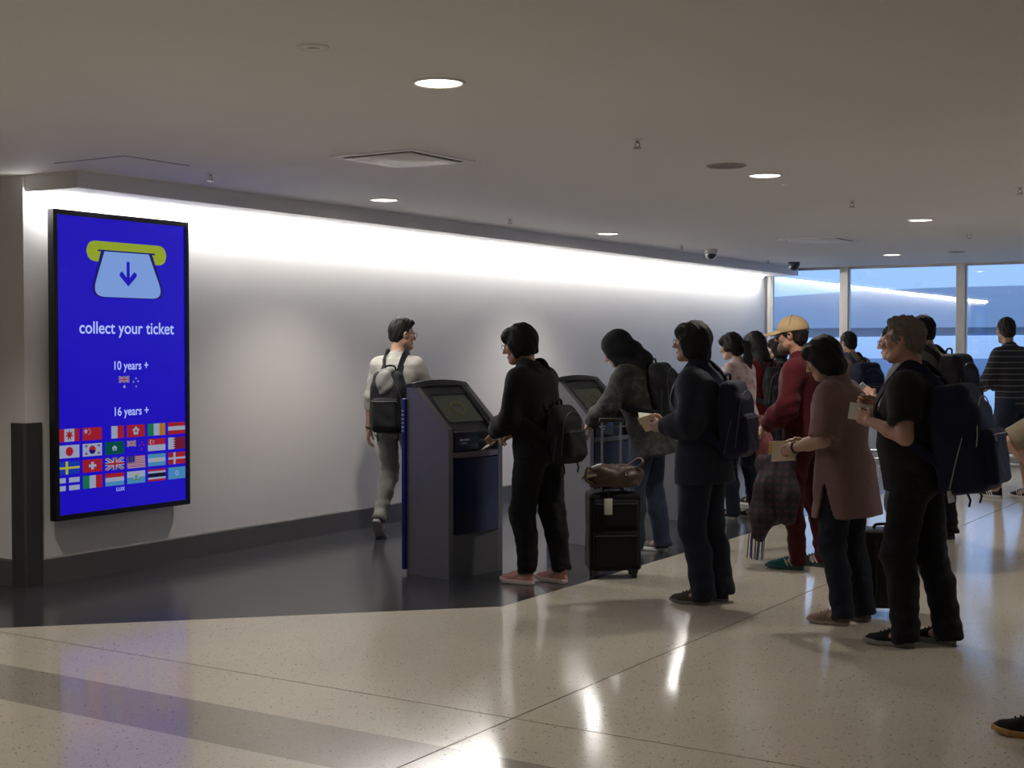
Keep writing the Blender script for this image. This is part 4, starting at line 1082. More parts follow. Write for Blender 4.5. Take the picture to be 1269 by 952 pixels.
def backpack(p, label, w=.30, d=.17, h=.44, top=.46, loose=.02, m=None, kind='day', piping=None, tilt=0, straps=(0, 1), pocket=None, seed=5, tagw=False):
    m = m or M_bp; s = p.s; seedh = seed
    back = float(np.interp((top - h * .5 / s) * s, p.ts, p.wy)) + loose + .004
    org = p.pc + p.up * (top * s - h) - p.fw * (back - float(np.interp((top - h * .5 / s) * s, p.ts, p.of)))
    Rt = np.stack([p.sd, p.fw, p.up], 1) @ rot(0, -tilt, 0)
    root = empty('backpack', to_world(p, org)); root.rotation_euler = p.root.rotation_euler; tag(root, label, 'backpack')
    W_ = lambda v: Rt @ V3(*v)          # pack frame -> thing frame
    f = Field((-w * .75, -d * 1.6 - .03, -.04), (w * .75, .05, h + .08), .0088)
    f.rbox((0, -d * .47, h * .40), (w * .5, d * .5, h * .42), .055, .03)
    f.rbox((0, -d * .40, h * .70), (w * .45, d * .40, h * .30), .06, .05)
    P, F = f.mesh(); P = wrinkle(P, F, .004, 30, seedh)
    link('pack_body', np_mesh('pack_body', P @ Rt.T, F, m), root)
    if kind in ('day', 'top'):
        f = Field((-w * .6, -d * 1.6 - .03, -.04), (w * .6, -d * .4, h * .9), .0088)
        f.rbox((0, -d * .98, h * .30), (w * .40, d * .20, h * .26), .035, .02); P, F = f.mesh(); P = wrinkle(P, F, .003, 40, seedh + 1)
        link('front_pocket', np_mesh('front_pocket', P @ Rt.T, F, (pocket or m) if kind == 'day' else m), root)
    if kind == 'top': # gathered grey top pouch
        f = Field((-w * .6, -d * 1.5, h * .5), (w * .6, .05, h * 1.2), .007)
        f.ell((-.01, -d * .85, h * .80), (w * .27, d * .34, h * .20), .02).cone((-.05, -d * .5, h * .98), (.03, -d * .6, h * 1.0), .03, .025, .03); P, F = f.mesh(); P = wrinkle(P, F, .008, 75, seedh + 2)
        link('top_pouch', np_mesh('top_pouch', P @ Rt.T, F, pocket), root)
    zm = piping or M_zip
    b = MB(); y0 = -d * .98
    arc = [(w * .46 * math.cos(a), -d * .90 - .012 * math.sin(a), h * .50 + h * .36 * math.sin(a)) for a in [math.pi * i / 18 for i in range(19)]]
    b.tube([W_(q) for q in [(w * .49, -d * .72, h * .12)] + arc + [(-w * .49, -d * .72, h * .12)]], .0035, 6); b.build('zipper', zm, root)
    b = MB(); b.tube([W_((w * .40 * (1 - 2 * i / 10), -d * 1.185, h * .50)) for i in range(11)], .0035, 6); b.build('zipper', zm, root)
    if kind == 'day':
        b = MB(); b.tube([W_(q) for q in smooth_path([(-w * .505, -d * .25, h * .05), (-w * .51, -d * .45, h * .30), (-w * .50, -d * .62, h * .50)])], .0032, 6); b.build('zipper', zm, root)
        b = MB(); b.tube([W_((-w * .36, -d * 1.2, h * .50)), W_((-w * .36, -d * 1.22, h * .44))], .005, 6); b.build('zip_pull', zm, root)
    b = MB(); hl = [W_(q) for q in smooth_path([(-.05, -.02, h * .96), (-.035, -.03, h + .035), (.035, -.03, h + .035), (.05, -.02, h * .96)])]
    b.tube(hl, .008, 8); b.build('carry_handle', m, root)
    s_ = s
    for i in straps:
        q = -1 if i == 0 else 1; L = loose
        def T(x, y, t): return p.pc + p.sd * x * q + p.fw * (y + float(np.interp(t * s_, p.ts, p.of))) + p.up * t * s_ - org
        nx = p.sw / s_ / .185
        top_t = min(top - .02, .46)
        def ys(x, t):
            t = t * s_; a_ = float(np.interp(t, p.ts, p.wx)) + L; b_ = float(np.interp(t, p.ts, p.wy)) + L
            return b_ * max(0.0, 1 - min(abs(x) / a_, 1) ** 2.3) ** (1 / 2.3)
        x1, x2, x3, x4 = .075 * s_ * nx, .092 * s_ * nx, .102 * s_ * nx, .115 * s_ * nx
        pts = [T(x1, -ys(x1, top_t) - .008, top_t), T(x2, -.05 * s_ - L, .505), T(x2, .0, .540 + L * .6), T(x3, .058 * s_ + L * .6, .49),
               T(x3, ys(x3, .40) + .006, .40), T(x4, ys(x4, .30) + .006, .30), T(float(np.interp(.2 * s_, p.ts, p.wx)) + L - .006, .05, .20), T(float(np.interp(.14 * s_, p.ts, p.wx)) + L - .004, -.05, .14), T(w * .42, -back - .03, max(top - h / s_ + .05, .0))]
        path = smooth_path(pts, 6); ctr = [p.pc + p.up * ((V3(*v) + org - p.pc) @ p.up) * .98 - org for v in path]
        b = MB(); ribbon(b, path, [v - c for v, c in zip(path, ctr)], .05 * s_, .010); b.build('shoulder_strap', m, root)
    if tagw:
        b = MB(); b.box(-.045, .045, -.004, .004, -.06, 0); b.v = [tuple(W_(V3(*v) + V3(-w * .48, -d * .25, .02))) for v in b.v]; b.build('luggage_tag', M_tagw, root)
    for q in (-1, 1):
        b = MB(); b.tube([W_(v) for v in [(q * w * .30, -d * .5, .0), (q * w * .31, -d * .55, -.04), (q * w * .29, -d * .5, -.075)]], .006, 6); b.build('loose_strap', m, root)
    return root
def held(name, label, cat, p, i, half, off, m, turn=(0, 0, 0), parts=None, frame=None):
    wr, Rm = p.hand[i]; Rl = Rm if frame is None else frame
    c = wr + Rm @ V3(*off); Rf = Rl @ rot(*turn)
    e = empty(name, to_world(p, c)); e.rotation_euler = p.root.rotation_euler; tag(e, label, cat)
    for nm, lo, hi, mm, bev in (parts or [('sheet', (-half[0], -half[1], -half[2]), half, m, 0)]):
        b = MB(); b.box(lo[0], hi[0], lo[1], hi[1], lo[2], hi[2], bev=bev); b.v = [tuple(Rf @ V3(*v)) for v in b.v]; b.build(nm, mm, e)
    return e
def suitcase(label, loc, rz, w, d, h, m, handle=None, tagc=None, soft=True):
    e = empty('suitcase', loc, rz); tag(e, label, 'suitcase')
    z0 = .05
    f = Field((-w * .7, -d * .8, 0), (w * .7, d * .8, z0 + h + .06), .009)
    f.rbox((0, 0, z0 + h / 2), (w / 2, d / 2, h / 2), .035, .01); P, F = f.mesh(); P = wrinkle(P, F, .0025 if soft else .0, 26, 4); link('shell', np_mesh('shell', P, F, m), e)
    for zc, hh in ((.30, .22), (.74, .17)) if soft else ():
        f = Field((-w * .7, -d, 0), (w * .7, 0, z0 + h), .009); f.rbox((0, -d / 2, z0 + h * zc), (w * .43, .022, h * hh), .018, .01); P, F = f.mesh(); pk = link('front_pocket', np_mesh('front_pocket', P, F, m), e)
        MB().tube([(-w * .40, -d / 2 - .021, z0 + h * (zc + hh * .72)), (w * .40, -d / 2 - .021, z0 + h * (zc + hh * .72))], .003, 6).build('zipper', M_zip, pk)
    if not soft:
        for k in range(5): MB().box(-w * .38 + k * w * .19 - .008, -w * .38 + k * w * .19 + .008, -d / 2 - .005, d / 2 + .005, z0 + .06, z0 + h - .06, bev=.004).build('shell_rib', m, e)
    for sx in (-1, 1):
        for sy in (-1, 1):
            wl = MB().tube([(sx * w * .38 - .012, sy * d * .32, .026), (sx * w * .38 + .012, sy * d * .32, .026)], .026, 16).build('wheel', mat('wheel_rubber', (.015, .015, .016), .6), e)
            MB().box(sx * w * .38 - .02, sx * w * .38 + .02, sy * d * .32 - .02, sy * d * .32 + .02, .035, .07).build('wheel_housing', M_black, wl)
    b = MB(); b.tube(smooth_path([(-.07, 0, z0 + h - .005), (-.055, 0, z0 + h + .022), (.055, 0, z0 + h + .022), (.07, 0, z0 + h - .005)]), .009, 8); b.build('carry_handle', M_black, e)
    if handle:
        hm = mat('handle_tube', (.30, .30, .32), .3, metal=.8); hd = empty('telescopic_handle'); bpy.data.objects.remove(hd)
        hb = MB().box(-.085, .085, d * .30 - .014, d * .30 + .014, handle - .022, handle + .008, bev=.008).build('telescopic_handle', M_black, e)
        for sx in (-1, 1): MB().tube([(sx * .065, d * .30, z0 + h - .02), (sx * .065, d * .30, handle - .01)], .008, 8).build('handle_tube', hm, hb)
    if tagc is not None:
        t = MB().box(tagc[0] - .028, tagc[0] + .028, tagc[1] - .003, tagc[1] + .003, tagc[2] - .055, tagc[2] + .055, bev=.002).build('luggage_tag', M_tagw, e)
        MB().tube([(tagc[0], tagc[1], tagc[2] + .05), (tagc[0] + .01, tagc[1] + .02, tagc[2] + .12)], .003, 6).build('tag_loop', M_black, t)
    return e

# ------------------------------------------------------------------ the people
M_wsole = mat('sole_white', (.55, .54, .52), .6); M_gsole = mat('sole_grey', (.22, .21, .20), .6); M_gum = mat('sole_gum', (.42, .22, .06), .5); M_bsole = mat('sole_black', (.03, .03, .03), .6)
BLK = cloth('cloth_black', (.012, .012, .013)); BLK2 = cloth('cloth_black_trouser', (.010, .010, .012)); NAVY = cloth('cloth_navy', (.018, .022, .034)); JEAN = cloth('denim_dark', (.016, .020, .032)); JEANL = cloth('denim_blue', (.030, .042, .070), var=.3)
CHAR = cloth('cloth_charcoal', (.03, .03, .032))
M_frm = mat('spectacle_frame', (.02, .02, .02), .3); M_frmw = mat('spectacle_wire', (.4, .38, .36), .25, metal=.8)
X_ = lambda a: np.array(a, float)
persons = {}
# the walking man in the pale sweater
p = persons['walker'] = person('man in pale grey sweater walking away with a black backpack beside the wall', (-6.88, 9.20, 0), 102, 1.80,
    dict(lean=(1, 0), twist=4, py=-.03, head=(-42, 2, 0), feet=[(-.09, -.26, 6, 50), (.09, .20, -4, 0)], drop=.02, wrist=[(-.30, .02, .80), (.22, .30, 1.02)], elbow=[X_((-.6, -.6, 0)), X_((.7, -.6, -.3))], hands=('relaxed', 'hold'), palm=((.9, .3, 0), (-.6, 0, -.6))),
    dict(skin='b', build=.95, hair=('quiff', 'black'), glasses=M_frm, tops=[dict(name='sweater', mat=cloth('sweater_pale', (.33, .325, .295)), loose=.020, hem=.07, sleeve=.72, wr=.007, collar=.35)], pants=dict(mat=cloth('trousers_grey_green', (.20, .205, .185)), loose=.012, knee=.060, cuff=.046, wr=.006, len=.03),
         shoes=dict(mat=cloth('shoe_dark', (.03, .03, .032)), sole=M_gsole)), 1)
backpack(p, 'black backpack with a gathered grey top pouch on the walking man', w=.29, d=.15, h=.50, top=.40, loose=.024, kind='top', pocket=cloth('pouch_grey', (.18, .18, .17)), straps=(0, 1))
b = MB(); w0, Rm = p.hand[0]; b.tube([tuple(w0 + Rm @ (V3(.030 * math.cos(a), -.012, .026 * math.sin(a)))) for a in [2 * math.pi * i / 14 for i in range(14)]], .008, 6, closed=True); b.build('wristband', M_black, p.root)
# the woman at the first kiosk
p = persons['kiosk'] = person('woman in black with short hair and pink shoes at the nearest kiosk', (-4.74, 7.90, 0), 176, 1.70,
    dict(lean=(8, 0), head=(18, 12, 0), py=.0, feet=[(-.09, .06, 4, 0), (.09, -.09, -6, 0)], wrist=[(-.13, .29, 1.00), (.12, .30, .99)], elbow=[X_((-.5, -.6, -.4)), X_((.5, -.6, -.4))], hands=('hold', 'hold'), palm=((.5, 0, -.8), (-.5, 0, -.8))),
    dict(fem=True, build=1.06, headk=1.10, hair=('pixie', 'black'), glasses=M_frmw, tops=[dict(name='sweatshirt', mat=BLK, loose=.034, hem=.10, sleeve=.97, arm=.006, collar=.25, wr=.007)], pants=dict(mat=BLK2, loose=.020, knee=.068, cuff=.044, wr=.006, len=.0),
         shoes=dict(mat=cloth('shoe_pink', (.68, .34, .30), scale=120), sole=mat('sole_pale_pink', (.75, .64, .60), .6), lace=mat('lace_pink', (.55, .32, .28), .7))), 2)
backpack(p, 'black backpack hanging low on the woman in pink shoes', w=.27, d=.14, h=.38, top=.24, loose=.036)
held('ticket', 'white ticket in the hand of the woman in pink shoes at the kiosk', 'ticket', p, 0, (.035, .06, .0012), (.0, .12, -.045), M_paper, (20, -10, 0))
# the hooded person bending to the second kiosk
CAMO = bpy.data.materials.new('camouflage'); CAMO.use_nodes = True; MATS['camouflage'] = CAMO
_n = CAMO.node_tree; _v = _n.nodes.new('ShaderNodeTexNoise'); _v.inputs['Scale'].default_value = 9; _v.inputs['Detail'].default_value = 2; _t = _n.nodes.new('ShaderNodeTexCoord'); _r = _n.nodes.new('ShaderNodeValToRGB'); _r.color_ramp.interpolation = 'CONSTANT'
_r.color_ramp.elements[0].color = (.016, .017, .016, 1); _r.color_ramp.elements[1].position = .45; _r.color_ramp.elements[1].color = (.030, .031, .028, 1); _e = _r.color_ramp.elements.new(.56); _e.color = (.055, .054, .05, 1); _e = _r.color_ramp.elements.new(.64); _e.color = (.028, .028, .027, 1)
_n.links.new(_t.outputs['Object'], _v.inputs['Vector']); _n.links.new(_v.outputs['Fac'], _r.inputs['Fac']); _n.links.new(_r.outputs['Color'], _n.nodes['Principled BSDF'].inputs['Base Color']); _n.nodes['Principled BSDF'].inputs['Roughness'].default_value = .85
p = persons['hood'] = person('hooded person in a dark camouflage jacket and jeans leaning over the second kiosk', (-4.80, 9.54, 0), 184, 1.72,
    dict(lean=(15, 0), stoop=.03, head=(0, 34, 0), py=-.06, feet=[(-.10, .05, 5, 0), (.10, -.10, -8, 0)], wrist=[(-.24, .34, .98), (.14, .42, 1.02)], elbow=[X_((-.8, -.5, -.3)), X_((.6, -.5, -.4))], hands=('hold', 'hold'), palm=((.3, 0, -.9), (-.3, 0, -.9))),
    dict(build=1.02, hair=('hood', cloth('hood_black', (.012, .012, .013))), tops=[dict(mat=CAMO, loose=.034, hem=.22, sleeve=.97, arm=.012, collar=1.0, wr=.009, flare=.01)], pants=dict(mat=JEANL, loose=.012, wr=.006), shoes=dict(mat=cloth('shoe_grey', (.12, .12, .12)), sole=mat('sole_bright', (.7, .69, .66), .5))), 3)
backpack(p, 'black backpack on the hooded person in the camouflage jacket', w=.30, d=.16, h=.44, top=.48, loose=.036)
# suitcase with the brown bag on it
sc1 = suitcase('black upright suitcase with a raised handle and pale tag beside the hooded person', (-4.45, 8.40, 0), math.radians(38), .36, .24, .54, cloth('case_black', (.012, .012, .013)), handle=1.08, tagc=(-.06, -.16, .50))
bg = empty('handbag', (-4.45, 8.40, .622), math.radians(38)); tag(bg, 'slouchy dark brown handbag lying on the black upright suitcase', 'handbag')
M_br = mat('leather_brown', (.055, .028, .018), .5, var=.2, bump=.3, scale=40)
f = Field((-.26, -.2, -.02), (.26, .2, .25), .0085); f.ell((0, -.03, .065), (.185, .105, .075), .03).ell((-.09, -.05, .10), (.09, .08, .06), .04).ell((.10, -.04, .085), (.10, .085, .065), .04).rbox((0, -.03, .02), (.16, .09, .02), .018, .03)
P, F = f.mesh(); P = wrinkle(P, F, .010, 55, 9); P[:, 2] = np.maximum(P[:, 2], .001); link('bag_body', np_mesh('bag_body', P, F, M_br), bg)
b = MB(); b.tube(smooth_path([(-.12, -.09, .11), (-.20, -.14, .14), (-.21, -.14, .06), (-.16, -.10, .03)]), .009, 8); b.build('bag_strap', M_br, bg)
b = MB(); b.tube(smooth_path([(.12, -.08, .11), (.19, -.10, .17), (.17, -.03, .19), (.08, .0, .12)]), .009, 8); b.build('bag_strap', M_br, bg)
MB().box(.06, .085, -.135, -.125, .085, .11, bev=.003).build('buckle', M_chrome, bg)
MB().prism([(-.24, .06), (-.13, .085), (-.12, .10), (-.23, .085)], -.12, -.105, 'y').build('scarf_end', mat('scarf_tan', (.28, .22, .16), .8), bg)
# the navy woman in the middle
p = persons['navy'] = person('woman in a dark navy coat with glasses reading a form, in front of the queue', (-3.50, 7.84, 0), 183, 1.70,
    dict(lean=(3, 0), head=(4, -2, 0), feet=[(-.08, .02, 3, 0), (.08, -.04, -4, 0)], px=0, py=.02, wrist=[(-.16, .24, 1.09), (.06, .30, 1.10)], elbow=[X_((-.4, -.5, -.7)), X_((.5, -.5, -.6))], hands=('hold', 'hold'), palm=((.7, .2, .3), (-.6, 0, .5))),
    dict(fem=True, build=1.06, headk=1.05, skin='a', hair=('bob', 'black'), glasses=M_frmw, tops=[dict(name='coat', mat=NAVY, loose=.036, hem=.20, sleeve=.95, arm=.010, collar=1.1, wr=.006, flare=.012)], pants=dict(mat=JEAN, loose=.018, knee=.066, cuff=.060, wr=.005, len=.045),
         shoes=dict(kind='flat', mat=cloth('shoe_olive', (.06, .058, .048)), sole=mat('sole_brown_grey', (.16, .15, .13), .6))), 4)
backpack(p, 'dark backpack on the woman in the navy coat', w=.30, d=.15, h=.46, top=.44, loose=.038, m=M_bpn)
M_card = mat('card_buff', (.52, .40, .26), .6)
held('passport_wallet', 'buff folded form held out by the woman in the navy coat', 'form', p, 0, (.05, .075, .004), (.01, .12, -.040), M_card, (10, 0, 0))
held('paper_slip', 'white paper slip behind the buff form of the navy woman', 'paper', p, 1, (.05, .055, .0012), (.0, .12, -.040), M_paper, (0, 10, 0))
# floral jacket woman
FLOR = bpy.data.materials.new('floral'); FLOR.use_nodes = True; _n = FLOR.node_tree; _v = _n.nodes.new('ShaderNodeTexVoronoi'); _v.inputs['Scale'].default_value = 16; _t = _n.nodes.new('ShaderNodeTexCoord'); _r = _n.nodes.new('ShaderNodeValToRGB')
_r.color_ramp.elements[0].color = (.32, .09, .10, 1); _r.color_ramp.elements[1].position = .55; _r.color_ramp.elements[1].color = (.40, .34, .34, 1); _e = _r.color_ramp.elements.new(.30); _e.color = (.34, .20, .20, 1)
_n.links.new(_t.outputs['Object'], _v.inputs['Vector']); _n.links.new(_v.outputs['Distance'], _r.inputs['Fac']); _n.links.new(_r.outputs['Color'], _n.nodes['Principled BSDF'].inputs['Base Color']); _n.nodes['Principled BSDF'].inputs['Roughness'].default_value = .8
p = persons['floral'] = person('woman in a pale floral jacket with a ponytail behind the navy woman', (-4.95, 11.85, 0), 172, 1.69,
    dict(lean=(4, 0), head=(10, 12, 0), feet=[(-.09, .06, 5, 0), (.09, -.08, -6, 0)], wrist=[(-.16, .28, 1.05), (.14, .30, 1.05)], elbow=[X_((-.5, -.5, -.6)), X_((.5, -.5, -.6))], hands=('hold', 'hold'), palm=((.4, 0, -.8), (-.4, 0, -.8))),
    dict(fem=True, build=1.02, hair=('tail', 'black'), tops=[dict(mat=FLOR, loose=.026, hem=.08, sleeve=.96, arm=.008, collar=.9, wr=.006)], pants=dict(mat=JEAN, loose=.008, wr=.004), shoes=dict(mat=cloth('shoe_black', (.02, .02, .02)), sole=M_wsole)), 5)
rs = empty('tied_sweater', to_world(p, p.pc + V3(0, 0, -.05))); rs.rotation_euler = p.root.rotation_euler; tag(rs, 'dusty red sweater tied round the waist of the floral jacket woman', 'sweater')
M_rsw = cloth('sweater_dusty_red', (.22, .07, .075)); s_ = p.s
f = Field((-.28, -.30, -.42), (.28, .24, .12), .009); f.chain([(.18, -.10, .03), (.19, -.14, -.16), (.185, -.13, -.34)], [.045, .065, .05], .03).chain([(-.12, -.15, .02), (0, -.17, .02), (.15, -.14, .03)], [.035, .04, .04], .03).chain([(0, -.165, 0), (.06, -.18, -.18), (.07, -.18, -.32)], [.05, .07, .05], .04)
P, F = f.mesh(); P = wrinkle(P, F, .008, 40, 3); link('sweater_drape', np_mesh('sweater_drape', P, F, M_rsw), rs)
b = MB(); b.tube(smooth_path([(-.12, -.15, .02), (-.20, -.02, .03), (-.12, .14, .02), (.0, .17, .0), (.12, .14, .02), (.20, 0, .03), (.16, -.14, .03)]), .022, 8); b.build('sleeve_knot', M_rsw, rs)
# red jacket woman
p = persons['red'] = person('dark-haired woman in a red jacket seen from behind near the first window', (-5.20, 12.95, 0), 156, 1.71,
    dict(lean=(3, 0), head=(8, 8, 0), feet=[(-.09, .05, 5, 0), (.09, -.06, -6, 0)], wrist=[(-.18, .28, 1.04), (.16, .28, 1.04)], hands=('hold', 'hold'), palm=((.4, 0, -.8), (-.4, 0, -.8))),
    dict(fem=True, hair=('long', 'black'), vox=.0115, tops=[dict(mat=cloth('jacket_red', (.12, .010, .012)), loose=.034, hem=.10, sleeve=.96, arm=.01, collar=1.0, wr=.008)], pants=dict(mat=BLK2, loose=.010), shoes=dict(mat=cloth('shoe_black', (.02, .02, .02)), sole=M_wsole)), 6)
backpack(p, 'black backpack on the woman in the red jacket', w=.26, d=.13, h=.40, top=.44, loose=.038)
held('open_booklet', 'open white booklet held by the woman in the red jacket', 'booklet', p, 0, (.07, .05, .002), (.02, .11, -.040), M_paper, (0, 0, 0))
# person in black between the red jacket and the cap
p = persons['dark'] = person('dark-haired person in black half hidden behind the man in the cap', (-5.46, 14.3, 0), 186, 1.66,
    dict(lean=(4, 0), head=(5, 6, 0), feet=[(-.09, .04, 5, 0), (.09, -.06, -6, 0)], wrist=[(-.18, .26, 1.04), (.16, .28, 1.04)], hands=('hold', 'hold'), palm=((.4, 0, -.8), (-.4, 0, -.8))),
    dict(fem=True, hair=('bob', 'black'), vox=.0125, tops=[dict(mat=BLK, loose=.03, hem=.12, sleeve=.96, collar=1.0)], pants=dict(mat=BLK2, loose=.010), shoes=dict(mat=cloth('shoe_black', (.02, .02, .02)), sole=M_bsole)), 7)
# the man in the cap
RED = cloth('jacket_maroon', (.062, .006, .010))
p = persons['cap'] = person('bearded man in a tan baseball cap, maroon jacket and teal sneakers', (-3.46, 9.45, 0), 184, 1.76,
    dict(lean=(4, 0), head=(2, 2, 0), feet=[(-.11, .05, 8, 0), (.11, -.08, -8, 0)], wrist=[(-.20, .24, 1.00), (.14, .28, 1.04)], elbow=[X_((-.6, -.5, -.5)), X_((.5, -.5, -.6))], hands=('hold', 'hold'), palm=((.5, 0, -.6), (-.4, 0, -.8))),
    dict(skin='c', hair=('undercap', 'brown'), cap=cloth('cap_tan', (.46, .33, .18), rough=.75), glasses=M_frm, beard=mat('beard_brown', (.08, .05, .035), .7, var=.3, scale=120), tops=[dict(mat=RED, loose=.032, hem=.10, sleeve=.96, arm=.012, collar=.9, wr=.007)], pants=dict(mat=cloth('trousers_maroon', (.055, .007, .010)), loose=.010, wr=.006, knee=.064, cuff=.05),
         shoes=dict(mat=cloth('shoe_teal', (.012, .085, .085), scale=150), sole=mat('sole_teal', (.02, .06, .06), .5), stripes=mat('shoe_stripe_white', (.6, .6, .58), .5), nstripe=2, lace=mat('lace_teal', (.02, .14, .14), .7))), 8)
sh = empty('plaid_shawl', to_world(p, V3(-.30, .16, .10))); sh.rotation_euler = p.root.rotation_euler; tag(sh, 'dark plaid shawl with fringe hanging from the capped man\'s arm', 'shawl')
PLD = bpy.data.materials.new('plaid'); PLD.use_nodes = True; _n = PLD.node_tree; _t = _n.nodes.new('ShaderNodeTexCoord'); _b1 = _n.nodes.new('ShaderNodeTexWave'); _b1.bands_direction = 'Y'; _b1.inputs['Scale'].default_value = 6; _b2 = _n.nodes.new('ShaderNodeTexWave'); _b2.bands_direction = 'Z'; _b2.inputs['Scale'].default_value = 6
_x = _n.nodes.new('ShaderNodeMix'); _x.data_type = 'RGBA'; _x.inputs[6].default_value = (.012, .011, .016, 1); _x.inputs[7].default_value = (.055, .018, .026, 1); _a = _n.nodes.new('ShaderNodeMath'); _a.operation = 'MULTIPLY'
for q in (_b1, _b2): _n.links.new(_t.outputs['Object'], q.inputs['Vector'])
_n.links.new(_b1.outputs['Fac'], _a.inputs[0]); _n.links.new(_b2.outputs['Fac'], _a.inputs[1]); _n.links.new(_a.outputs[0], _x.inputs[0]); _n.links.new(_x.outputs[2], _n.nodes['Principled BSDF'].inputs['Base Color']); _n.nodes['Principled BSDF'].inputs['Roughness'].default_value = .9
f = Field((-.16, -.30, .0), (.16, .24, .80), .0095)
f.chain([(.03, -.02, .68), (.01, .0, .50), (0, .05, .30), (0, .09, .16)], [.065, .105, .09, .05], .05).chain([(.02, -.10, .66), (.0, -.12, .45), (-.01, -.13, .30)], [.06, .09, .06], .05)
f.chain([(.03, .06, .66), (.03, -.12, .68)], [.055, .055], .03)
P, F = f.mesh(); P = wrinkle(P, F, .012, 46, 12, (1, 1, .25)); link('shawl_cloth', np_mesh('shawl_cloth', P, F, PLD), sh)
M_fr = mat('fringe_blue', (.05, .06, .14), .8, var=.5, scale=50)
for k in range(16):
    y = .03 + .008 * k + random.uniform(-.004, .004); x = random.uniform(-.035, .035)
    MB().tube(smooth_path([(x, y, .19), (x + random.uniform(-.01, .01), y + .006, .11), (x + random.uniform(-.012, .012), y + .012, -.02 + random.uniform(0, .03))], 3), .0035, 5).build('tassel', M_fr, sh)
# pink shirt woman
PINK = cloth('shirt_pink', (.20, .125, .12), scale=40)
p = persons['pink'] = person('woman in a loose dusty pink shirt with side slits reading papers', (-2.56, 7.70, 0), 181, 1.62,
    dict(lean=(3, 0), stoop=.02, head=(0, 24, 0), py=.02, feet=[(-.09, .03, 3, 0), (.09, -.04, -4, 0)], wrist=[(-.16, .28, 1.00), (.10, .31, 1.02)], elbow=[X_((-.5, -.6, -.6)), X_((.5, -.5, -.6))], hands=('hold', 'hold'), palm=((.6, .1, -.2), (-.6, 0, -.2))),
    dict(fem=True, build=1.12, headk=1.06, skin='a', hair=('bob', 'black'), tops=[dict(name='shirt', mat=PINK, loose=.036, hem=.30, sleeve=.52, arm=.014, collar=.5, wr=.006, flare=.02, slit=.20, slitfwd=.06)], pants=dict(mat=cloth('trousers_dark_navy', (.016, .020, .030)), loose=.014, knee=.062, cuff=.054, wr=.004, len=.045),
         shoes=dict(kind='flat', mat=cloth('shoe_taupe', (.22, .16, .13)), sole=mat('sole_taupe', (.30, .24, .20), .6))), 9)
b = MB(); w0, Rm = p.hand[0]; b.tube([tuple(w0 + Rm @ (V3(.028 * math.cos(a), -.02, .025 * math.sin(a)))) for a in [2 * math.pi * i / 14 for i in range(14)]], .009, 6, closed=True); b.build('wristwatch', M_black, p.root)
M_crm = mat('card_cream', (.58, .48, .32), .6)
held('document_folder', 'cream document folder held in both hands by the woman in pink', 'folder', p, 0, (.055, .09, .006), (.01, .105, -.048), M_crm, (-8, 0, 0), parts=[('cover', (-.055, -.09, -.006), (.055, .09, -.003), M_crm, 0), ('cover', (-.055, -.09, .003), (.055, .09, .006), M_crm, 0), ('pages', (-.052, -.086, -.003), (.052, .086, .003), M_paper, 0)])
held('boarding_pass', 'yellowish boarding pass sticking out above the cream folder', 'ticket', p, 1, (.04, .085, .0012), (.0, .12, -.045), mat('card_yellow', (.62, .47, .20), .6), (6, 0, 0))
# beige jacket with the dark backpack
p = persons['beige'] = person('person in a beige jacket with a dark backpack near the window mullion', (-4.94, 15.0, 0), 150, 1.72,
    dict(lean=(3, 0), head=(6, 4, 0), feet=[(-.09, .05, 5, 0), (.09, -.06, -6, 0)], wrist=[(-.18, .26, 1.04), (.18, .26, 1.04)], hands=('hold', 'hold'), palm=((.4, 0, -.8), (-.4, 0, -.8))),
    dict(hair=('short', 'black'), vox=.012, tops=[dict(mat=cloth('jacket_beige', (.26, .20, .14)), loose=.032, hem=.14, sleeve=.96, collar=1.1)], pants=dict(mat=cloth('trousers_grey', (.05, .05, .055)), loose=.012), shoes=dict(mat=cloth('shoe_black', (.02, .02, .02)), sole=M_wsole)), 10)
backpack(p, 'dark blue backpack on the person in the beige jacket', w=.36, d=.20, h=.54, top=.46, loose=.036, m=M_bpn)
# white-haired man
p = persons['white'] = person('grey-haired man in a black T-shirt with a big navy backpack, nearest the camera', (-2.06, 7.32, 0), 179, 1.71,
    dict(lean=(2, 0), head=(2, 2, 0), feet=[(-.09, .06, 5, 0), (.10, -.11, -10, 0)], py=.0, wrist=[(-.17, .20, 1.19), (.08, .26, 1.24)], elbow=[X_((-.4, -.7, -.6)), X_((.5, -.5, -.6))], hands=('hold', 'hold'), palm=((.6, .2, .1), (-.6, 0, .2))),
    dict(skin='c', build=1.08, belly=.03, hair=('grey', 'grey'), tops=[dict(name='t_shirt', mat=cloth('tee_black', (.016, .017, .018)), loose=.026, hem=.12, sleeve=.40, arm=.018, collar=.3, wr=.006)], pants=dict(mat=BLK2, loose=.014, knee=.070, cuff=.062, wr=.0055, len=.055),
         shoes=dict(mat=cloth('shoe_blk2', (.014, .014, .015)), sole=M_gsole, lace=M_bp)), 11)
backpack(p, 'big navy backpack with pale piping and a white tag on the grey-haired man', w=.36, d=.26, h=.56, top=.44, loose=.030, tilt=-6, m=M_bpn, piping=mat('piping_pale', (.32, .31, .30), .5), tagw=True)
held('passport_card', 'white card held up by the grey-haired man', 'card', p, 0, (.045, .062, .0015), (.01, .115, -.045), M_paper, (10, -35, 0))
